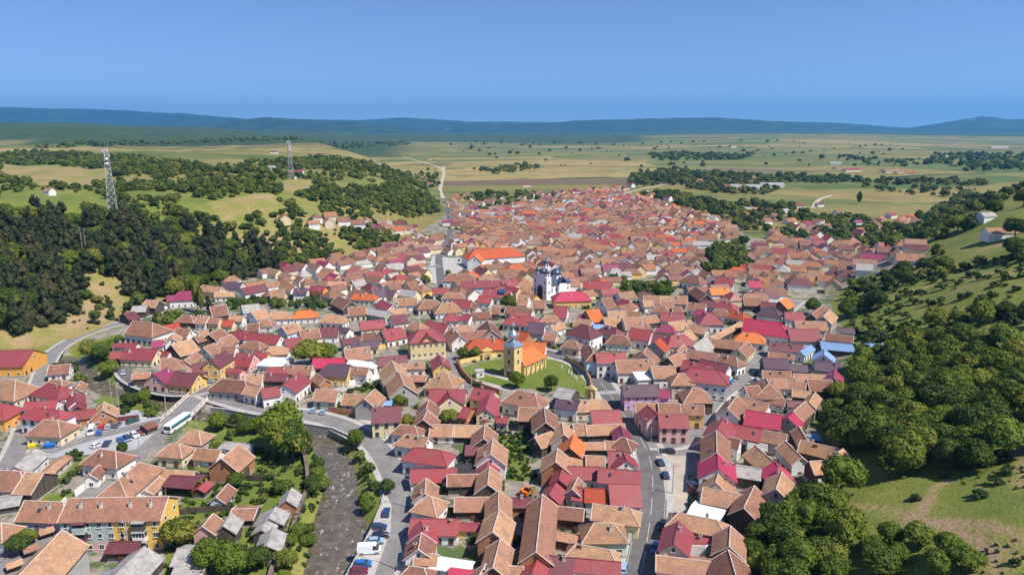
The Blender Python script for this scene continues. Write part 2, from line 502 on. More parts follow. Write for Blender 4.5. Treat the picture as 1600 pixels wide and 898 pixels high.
def make_ground():
    nr, nc = 540, 340
    y = np.empty(nr)
    y[0] = -70.0
    k = (9000.0 / 200.0) ** (1 / (nr - 70))
    y[:60] = np.linspace(-70, 128, 60)
    yy = 128.0
    for i in range(60, nr):
        yy += max(1.9, yy * .0112)
        y[i] = yy
    t = np.linspace(-1, 1, nc)
    X = (1.12 * np.maximum(y, 0) + 170)[:, None] * t[None, :]
    Y = np.repeat(y[:, None], nc, 1)
    Z = height(X, Y)
    v = np.stack([X, Y, Z], -1).reshape(-1, 3)
    me = bpy.data.meshes.new('ground')
    idx = np.arange(nr * nc).reshape(nr, nc)
    f = np.stack([idx[:-1, :-1], idx[:-1, 1:], idx[1:, 1:], idx[1:, :-1]], -1).reshape(-1, 4)
    me.vertices.add(len(v)); me.vertices.foreach_set('co', v.ravel())
    me.loops.add(f.size); me.loops.foreach_set('vertex_index', f.ravel())
    me.polygons.add(len(f)); me.polygons.foreach_set('loop_start', np.arange(len(f)) * 4); me.polygons.foreach_set('loop_total', np.full(len(f), 4))
    me.polygons.foreach_set('use_smooth', np.ones(len(f), bool))
    me.update()
    # land cover: R lushness, G trodden yards and soil, B strip fields, A woodland floor
    x, yv = v[:, 0], v[:, 1]
    a = x / np.maximum(yv, 50)
    town = inside(x, yv, region(TOWN)).astype(float)
    lush = np.full(len(v), .55)
    left = np.interp(yv, LX[:, 0], LX[:, 1]) - x
    lush = np.where((left > 0) & (yv < 700), .30 + .45 * sstep(50, 120, left), lush)
    lush = np.where(x > np.interp(yv, RX[:, 0], RX[:, 1]), .62, lush)
    soil = town * .95
    def soft(g, edge):
        pw = np.array(region(g)); lo, hi = pw.min(0), pw.max(0)
        w = np.zeros(len(v))
        m = (x > lo[0]) & (x < hi[0]) & (yv > lo[1]) & (yv < hi[1])
        d, _ = dist_line(x[m], yv[m], np.concatenate([pw, pw[:1]]))
        w[m] = np.where(inside(x[m], yv[m], pw), sstep(0, edge, d), 0)
        return w
    for g in GARDENS:
        w = soft(g, 2.0); soil = soil * (1 - w); lush = lush + (.85 - lush) * w
    for g in BARE:
        w = soft(g, 7.0); soil = soil * (1 - w); lush = lush + (.02 - lush) * w
    for tk, tw in TRACKS:
        tl = smooth_line([land(*p)[:2] for p in tk], 6)
        lo, hi = tl.min(0) - 8, tl.max(0) + 8
        m = (x > lo[0]) & (x < hi[0]) & (yv > lo[1]) & (yv < hi[1])
        d, _ = dist_line(x[m], yv[m], tl)
        lush[m] -= .62 * np.exp(-(d / tw) ** 2)
    dl = np.interp(yv, LX[:, 0], LX[:, 1]) - x
    dr = x - np.interp(yv, RX[:, 0], RX[:, 1])
    field = sstep(560, 760, yv) * (1 - town) * (1 - sstep(-20, 30, dr)) * (1 - .45 * sstep(0, 60, dl) * (1 - sstep(900, 1400, yv)))
    for g in SUNNY:
        m = inside(x, yv, region(g)); field[m] = 0; lush[m] = .30
    wood = sstep(2250, 2500, yv + 260 * np.sin(x * .004) + 130 * np.sin(x * .011)) * (1 - sstep(-.19, -.12, a))
    wood = np.maximum(wood, sstep(4600, 5000, yv + 250 * np.sin(x * .003)) * (1 - sstep(.16, .22, a)))
    wood = np.maximum(wood, sstep(6800, 7200, yv + 250 * np.sin(x * .003)))
    cov = np.stack([lush, soil, field, wood], -1).astype(np.float32)
    at = me.attributes.new('cover', 'FLOAT_COLOR', 'POINT')
    at.data.foreach_set('color', cov.ravel())
    def build(nt, bs):
        pos = N(nt, 'ShaderNodeNewGeometry').outputs['Position']
        at = N(nt, 'ShaderNodeAttribute', attribute_name='cover')
        sep = N(nt, 'ShaderNodeSeparateColor')
        nt.links.new(at.outputs['Color'], sep.inputs[0])
        n1 = noise(nt, pos, .035, 5, .65)
        n2 = noise(nt, pos, .25, 5, .7)
        n3 = noise(nt, pos, 1.3, 3, .6)
        l = math_node(nt, 'ADD', sep.outputs[0], math_node(nt, 'MULTIPLY_ADD', n1, 1.5, -.75))
        l = math_node(nt, 'ADD', l, math_node(nt, 'MULTIPLY_ADD', n2, .8, -.4))
        grass = ramp(nt, l, [(.0, (.38, .25, .145)), (.28, (.30, .235, .085)), (.55, (.195, .210, .038)), (.95, (.120, .165, .022))])
        grass = mixrgb(nt, math_node(nt, 'MULTIPLY', contrast(nt, n3, .45, .7), .5), grass, (.045, .075, .02))
        yard = mixrgb(nt, contrast(nt, n2, .4, .6), (.34, .285, .225), (.205, .18, .15))
        yard = mixrgb(nt, contrast(nt, noise(nt, pos, .09, 4, .7), .50, .56), yard, (.085, .12, .04))
        s2 = contrast(nt, math_node(nt, 'ADD', sep.outputs[1], math_node(nt, 'MULTIPLY_ADD', n2, .8, -.4)), .38, .62)
        # strip fields: each block of land is ploughed in its own direction
        vo = N(nt, 'ShaderNodeTexVoronoi', Scale=.0014)
        warp = N(nt, 'ShaderNodeVectorMath', operation='MULTIPLY_ADD')
        wob = N(nt, 'ShaderNodeTexNoise', Scale=.002, Detail=2)
        nt.links.new(pos, wob.inputs['Vector'])
        nt.links.new(wob.outputs['Color'], warp.inputs[0])
        warp.inputs[1].default_value = (260, 260, 0)
        nt.links.new(pos, warp.inputs[2])
        nt.links.new(warp.outputs[0], vo.inputs['Vector'])
        sc = N(nt, 'ShaderNodeSeparateColor')
        nt.links.new(vo.outputs['Color'], sc.inputs[0])
        rot = N(nt, 'ShaderNodeVectorRotate', rotation_type='Z_AXIS')
        nt.links.new(warp.outputs[0], rot.inputs['Vector'])
        nt.links.new(math_node(nt, 'MULTIPLY_ADD', sc.outputs[0], 1.1, 1.0), rot.inputs['Angle'])
        sx = N(nt, 'ShaderNodeSeparateXYZ')
        nt.links.new(rot.outputs[0], sx.inputs[0])
        i1 = math_node(nt, 'FLOOR', math_node(nt, 'DIVIDE', sx.outputs[0], 190.0))
        i2 = math_node(nt, 'FLOOR', math_node(nt, 'DIVIDE', sx.outputs[1], 1100.0))
        cb = N(nt, 'ShaderNodeCombineXYZ')
        nt.links.new(i1, cb.inputs[0]); nt.links.new(i2, cb.inputs[1]); nt.links.new(sc.outputs[1], cb.inputs[2])
        wnz = N(nt, 'ShaderNodeTexWhiteNoise', noise_dimensions='3D')
        nt.links.new(cb.outputs[0], wnz.inputs['Vector'])
        crop = ramp(nt, wnz.outputs['Value'], [(0, (.075, .130, .020)), (.20, (.30, .225, .065)), (.38, (.145, .165, .035)), (.52, (.40, .29, .10)), (.66, (.09, .16, .022)), (.80, (.23, .195, .05)), (.93, (.17, .105, .07))], 'CONSTANT')
        crop = mixrgb(nt, math_node(nt, 'MULTIPLY', contrast(nt, noise(nt, pos, .0016, 3, .6), .4, .65), .35), crop, (.19, .18, .05))
        crop = mixrgb(nt, math_node(nt, 'MULTIPLY', contrast(nt, noise(nt, pos, .012, 5, .7), .5, .62), .6), crop, (.09, .115, .035))
        crop = mixrgb(nt, math_node(nt, 'MULTIPLY', contrast(nt, noise(nt, pos, .04, 4, .7), .60, .66), .8), crop, (.04, .065, .02))
        j1 = math_node(nt, 'FLOOR', math_node(nt, 'DIVIDE', sx.outputs[0], 62.0))
        cb2 = N(nt, 'ShaderNodeCombineXYZ')
        nt.links.new(j1, cb2.inputs[0]); nt.links.new(i2, cb2.inputs[1])
        wn2 = N(nt, 'ShaderNodeTexWhiteNoise', noise_dimensions='3D')
        nt.links.new(cb2.outputs[0], wn2.inputs['Vector'])
        crop2 = ramp(nt, wn2.outputs['Value'], [(0, (.085, .125, .03)), (.25, (.33, .25, .095)), (.5, (.16, .17, .05)), (.75, (.27, .215, .075))], 'CONSTANT')
        crop = mixrgb(nt, math_node(nt, 'MULTIPLY', sc.outputs[2], .6), crop, crop2)
        edge = math_node(nt, 'LESS_THAN', math_node(nt, 'FRACT', math_node(nt, 'DIVIDE', sx.outputs[0], 380.0)), .06)
        edge = math_node(nt, 'MULTIPLY', edge, contrast(nt, noise(nt, pos, .008, 3, .7), .50, .54))
        crop = mixrgb(nt, edge, crop, (.035, .055, .018))
        c = mixrgb(nt, sep.outputs[2], grass, crop)
        c = mixrgb(nt, math_node(nt, 'MULTIPLY', sep.outputs[2], .12), c, (.03, .035, .008))
        c = mixrgb(nt, s2, c, yard)
        tex = noise(nt, pos, .022, 7, .8)
        forest = mixrgb(nt, contrast(nt, tex, .40, .62), (.018, .040, .010), (.105, .150, .038))
        forest = mixrgb(nt, contrast(nt, noise(nt, pos, .0025, 4, .6), .45, .65), forest, (.045, .078, .022))
        c = mixrgb(nt, at.outputs['Alpha'], c, forest)
        nt.links.new(c, bs.inputs['Base Color'])
        bp = N(nt, 'ShaderNodeBump', Strength=.6, Distance=.4)
        nt.links.new(n3, bp.inputs['Height'])
        bp2 = N(nt, 'ShaderNodeBump', Distance=14.0)
        nt.links.new(at.outputs['Alpha'], bp2.inputs['Strength'])
        nt.links.new(tex, bp2.inputs['Height'])
        nt.links.new(bp.outputs[0], bp2.inputs['Normal'])
        nt.links.new(bp2.outputs[0], bs.inputs['Normal'])
    me.materials.append(mat('land', (.2, .2, .1), .95, 0, build))
    tag(put('ground', me), kind='structure')
make_ground()

# ------------------------------------------------------------------ far mountains
def mountain(name, ridge, dist, depth, seed):
    ridge = np.array(ridge, float)
    n, m = 260, 14
    px = np.linspace(ridge[0, 0], ridge[-1, 0], n)
    py = np.interp(px, ridge[:, 0], ridge[:, 1])
    rg = np.random.default_rng(seed)
    top = EYE + (200.5 - py) / FOCAL * dist * 1.05
    ph = rg.uniform(0, 6, 6)
    v = []
    for j in range(m):
        s = j / (m - 1)                                   # 0 at the near foot, .6 at the crest, 1 at the far foot
        up = math.sin(math.pi / 2 * min(s / .6, 1)) ** 1.1 if s <= .6 else math.cos(math.pi / 2 * (s - .6) / .4)
        d = dist + (s - .6) * depth
        x = (px - 800) / FOCAL * d
        w = sum(np.sin(x * f + p + s * 4) / (1 + i) for i, (f, p) in enumerate(zip((.0011, .0024, .0047, .009, .016, .03), ph)))
        z = (top + 40) * up - 40 + w * 16 * math.sin(math.pi * s)
        v.append(np.stack([x, np.full(n, d) + w * 60, np.maximum(z, -5)], -1))
    v = np.concatenate(v)
    idx = np.arange(n * m).reshape(m, n)
    f = np.stack([idx[:-1, :-1], idx[:-1, 1:], idx[1:, 1:], idx[1:, :-1]], -1).reshape(-1, 4)
    me = bpy.data.meshes.new(name)
    me.from_pydata(v.tolist(), [], f.tolist())
    me.polygons.foreach_set('use_smooth', [True] * len(me.polygons))
    def build(nt, bs):
        pos = N(nt, 'ShaderNodeNewGeometry').outputs['Position']
        c = mixrgb(nt, contrast(nt, noise(nt, pos, .0035, 6, .7), .4, .62), (.018, .035, .012), (.05, .08, .03))
        c = mixrgb(nt, contrast(nt, noise(nt, pos, .0016, 4, .6), .66, .70), c, (.34, .29, .20))
        nt.links.new(c, bs.inputs['Base Color'])
    me.materials.append(mat('wooded mountain', (.04, .07, .03), .95, 0, build))
    tag(put(name, me), kind='structure')
mountain('hills', [(-260, 170), (-100, 168), (0, 171), (100, 172), (200, 176), (300, 181), (400, 187), (560, 190), (640, 187), (760, 191), (900, 193), (1300, 194), (1400, 200), (1800, 198)], 18500, 5000, 1)
mountain('mountains', [(600, 212), (680, 203), (740, 196), (800, 194), (900, 190), (980, 188), (1080, 187), (1150, 189), (1250, 192), (1330, 199), (1375, 206), (1440, 196), (1520, 186), (1560, 190), (1600, 187), (1700, 180), (1860, 176)], 14500, 4200, 2)
mountain('wooded_hills', [(230, 206), (300, 197), (380, 188), (430, 185), (520, 190), (600, 195), (660, 205), (720, 214)], 11500, 3000, 3)

# ------------------------------------------------------------------ roads, pavements, water
def ribbon(line, w0, w1, z, curb=0.0, m=0, mb=None, off=0.0):
    """a strip along a line of ground points, from w0 left to w1 right of it"""
    mb = mb or MB()
    line = np.array(line)[:, :2]
    d = np.gradient(line, axis=0)
    d /= np.linalg.norm(d, axis=1)[:, None] + 1e-9
    nrm = np.stack([d[:, 1], -d[:, 0]], -1)
    A, B = line - nrm * w0, line + nrm * w1
    hz = height(line[:, 0], line[:, 1], False) + z
    for i in range(len(line) - 1):
        p = [(*A[i], hz[i]), (*B[i], hz[i]), (*B[i + 1], hz[i + 1]), (*A[i + 1], hz[i + 1])]
        if curb:
            q = [(a[0], a[1], a[2] - curb) for a in p]
            mb.hexa(q + p, m)
        else:
            mb.face(p, m)
    return mb

def road_line(px, n=8):
    return smooth_line([land(x, y)[:2] for x, y in px], n)

ROADS = {
    'river_road': ([(322, 613), (352, 624), (420, 640), (500, 653), (552, 672), (588, 698), (612, 735), (625, 775), (622, 815), (606, 860), (590, 900), (570, 960)], 3.6, 'worn', .02),
    'bridge_road': ([(318, 610), (285, 640), (250, 675), (215, 705), (170, 748), (120, 790), (70, 836), (15, 885), (-60, 950)], 3.8, 'worn', .024),
    'lower_lane': ([(330, 607), (300, 613), (262, 612), (225, 602), (200, 588), (191, 572), (198, 562), (215, 555)], 2.8, 'dark', .028),
    'hillside_road': ([(10, 735), (30, 695), (45, 655), (57, 615), (68, 580), (85, 550), (115, 530), (150, 516), (205, 500), (270, 480), (330, 460), (420, 440), (520, 428), (640, 420), (690, 415)], 2.9, 'worn', .03),
    'car_park_lane': ([(75, 706), (120, 690), (180, 674), (235, 661), (262, 655)], 2.6, 'worn', .05),
    'main_street': ([(985, 960), (1001, 900), (1010, 850), (1017, 800), (1020, 750), (1015, 715), (1004, 690), (985, 662), (966, 635), (948, 610), (930, 588), (912, 572), (893, 562), (868, 555), (840, 548)], 4.0, 'dark', .032),
    'side_street': ([(1012, 692), (1050, 692), (1080, 680), (1094, 655), (1108, 632), (1130, 612), (1160, 592), (1186, 562), (1206, 532), (1218, 508), (1224, 488), (1245, 470)], 3.6, 'worn', .036),
    'school_lane': ([(690, 522), (703, 540), (706, 562), (712, 588), (728, 606), (742, 618)], 2.2, 'worn', .02),
    'upper_street': ([(692, 458), (689, 440), (687, 420), (686, 402), (695, 380), (705, 355), (700, 335), (693, 310)], 2.8, 'dark', .035),
    'stable_lane': ([(520, 612), (560, 600), (597, 588)], 2.4, 'pale', .02),
    'dirt_road': ([(693, 310), (688, 298), (690, 285), (693, 268), (682, 260), (655, 252), (630, 245)], 3.0, 'dirt', .12),
    'field_road': ([(960, 305), (1000, 296), (1040, 288)], 3.0, 'dirt', .12),
    'country_road': ([(1270, 325), (1280, 312), (1300, 305)], 3.0, 'dirt', .12),
}
ROAD_MAT = {'worn': ASPHW, 'dark': ASPH, 'pale': PAVE, 'dirt': mottled('pale dirt', (.50, .43, .33), (.40, .34, .25), .3)}
ROAD_LINES = {}
for name, (px, half, kind, z) in ROADS.items():
    line = road_line(px)
    ROAD_LINES[name] = (line, half)
    tag(ribbon(line, half, half, z).build(name, ROAD_MAT[kind]), kind='structure')
for name, l0, l1, r0, r1 in (('river_road', 3.6, 5.6, 3.6, 5.4), ('main_street', 4.0, 5.8, 4.0, 5.9), ('side_street', 3.6, 5.6, 3.6, 5.2), ('lower_lane', 2.8, 4.0, 0, 0), ('hillside_road', 2.9, 4.2, 2.9, 4.0)):
    line = ROAD_LINES[name][0]
    if l1: tag(ribbon(line, l1, -l0, .12, .16).build('pavement', PAVE), kind='structure')
    if r1: tag(ribbon(line, -r0, r1, .12, .16).build('pavement', PAVE), kind='structure')
marks = MB()
def dashes(name, off, length, gap, w=.14):
    line = ROAD_LINES[name][0]
    seg = np.concatenate([[0], np.cumsum(np.linalg.norm(np.diff(line, axis=0), axis=1))])
    s = 2.0
    while s + length < seg[-1]:
        q = np.stack([[np.interp(s + k * length / 3, seg, line[:, 0]), np.interp(s + k * length / 3, seg, line[:, 1])] for k in range(4)])
        ribbon(q, w - off, w + off, ROADS[name][3] + .006, mb=marks)
        s += length + gap
dashes('main_street', 0, 9, 4, .07)
dashes('main_street', 3.6, 30, .5, .05)
dashes('main_street', -3.6, 30, .5, .05)
zl = ROAD_LINES['main_street'][0]
zc = land(951, 614)[:2]
zi = int(np.argmin(np.hypot(*(zl - zc).T)))
zd = zl[zi + 1] - zl[zi - 1]
za = math.atan2(zd[1], zd[0])
for k in range(8):
    o = -3.5 + k
    marks.box((zl[zi][0] - math.sin(za) * o, zl[zi][1] + math.cos(za) * o, .037 + .004), (3.2, .5, .003), 0, za)
tag(marks.build('road_markings', PAINT), kind='structure')

def sheet(name, pts, m, z, kind='structure', zoff=0):
    mb = MB()
    mb.face([(p[0], p[1], z + zoff) for p in [flat(x, y) for x, y in pts]][::-1])
    o = mb.build(name, m)
    bm = bmesh.new(); bm.from_mesh(o.data)
    for f in bm.faces:
        if f.normal.z < 0: f.normal_flip()
    bm.to_mesh(o.data); bm.free()
    return tag(o, kind=kind)
sheet('paved_square', [(662, 440), (676, 400), (735, 405), (738, 428), (700, 446)], PAVE, .02)
sheet('car_park', [(70, 716), (95, 688), (130, 672), (142, 648), (215, 640), (222, 646), (262, 652), (240, 678), (212, 702), (150, 708), (110, 714)], mottled('pale car park asphalt', (.40, .40, .41), (.33, .33, .34), .15), .045)
sheet('gravel_square', [(1024, 712), (1075, 712), (1074, 800), (1056, 800), (1040, 780), (1036, 745)], GRAVEL, .05)
sheet('square', [(1000, 682), (1015, 685), (1080, 676), (1096, 700), (1098, 716), (1024, 716)], ASPHW, .03)
sheet('parking_bay', [(604, 772), (612, 790), (610, 830), (585, 898), (560, 940), (520, 940), (545, 890), (580, 830), (598, 785)], PAVE, .035)
sheet('churchyard_path', [(744, 592), (760, 597), (800, 607), (840, 614), (840, 617), (795, 611), (756, 601), (742, 596)], PAVE, .03)
sheet('churchyard_path', [(752, 578), (770, 583), (800, 592), (800, 596), (766, 587), (750, 581)], PAVE, .03)
sheet('paved_yard', [(560, 655), (585, 668), (600, 690), (612, 720), (618, 760), (630, 760), (622, 700), (600, 655)], PAVE, .018)

def make_water():
    line = RIVER
    d = np.gradient(line, axis=0); d /= np.linalg.norm(d, axis=1)[:, None]
    nrm = np.stack([d[:, 1], -d[:, 0]], -1)
    half = RIVER_HALF + 2.6
    mb = MB()
    for i in range(len(line) - 1):
        a, b = line[i] - nrm[i] * half[i], line[i] + nrm[i] * half[i]
        c, e = line[i + 1] + nrm[i + 1] * half[i + 1], line[i + 1] - nrm[i + 1] * half[i + 1]
        mb.face([(*a, WATER_Z), (*b, WATER_Z), (*c, WATER_Z), (*e, WATER_Z)])
    def build(nt, bs):
        pos = N(nt, 'ShaderNodeNewGeometry').outputs['Position']
        bed = mixrgb(nt, contrast(nt, noise(nt, pos, .35, 5, .7), .4, .65), (.092, .074, .052), (.165, .130, .092))
        mp = N(nt, 'ShaderNodeMapping')
        mp.inputs['Scale'].default_value = (1.0, .55, 1)
        nt.links.new(pos, mp.inputs[0])
        sparkle = math_node(nt, 'MULTIPLY', contrast(nt, noise(nt, mp.outputs[0], .7, 6, .8), .575, .66), contrast(nt, noise(nt, pos, .07, 3, .6), .42, .58))  # white sparkle of the water, painted into its colour as flecks
        c = mixrgb(nt, sparkle, bed, (.75, .75, .73))
        nt.links.new(c, bs.inputs['Base Color'])
        nt.links.new(math_node(nt, 'MULTIPLY_ADD', sparkle, .5, .12), bs.inputs['Roughness'])
        bp = N(nt, 'ShaderNodeBump', Strength=.6, Distance=.25)
        nt.links.new(noise(nt, mp.outputs[0], 1.4, 4, .65), bp.inputs['Height'])
        nt.links.new(bp.outputs[0], bs.inputs['Normal'])
        bs.inputs['Specular IOR Level'].default_value = .5
    tag(mb.build('water', mat('river water', (.08, .07, .06), .15, 0, build)), kind='structure')
make_water()

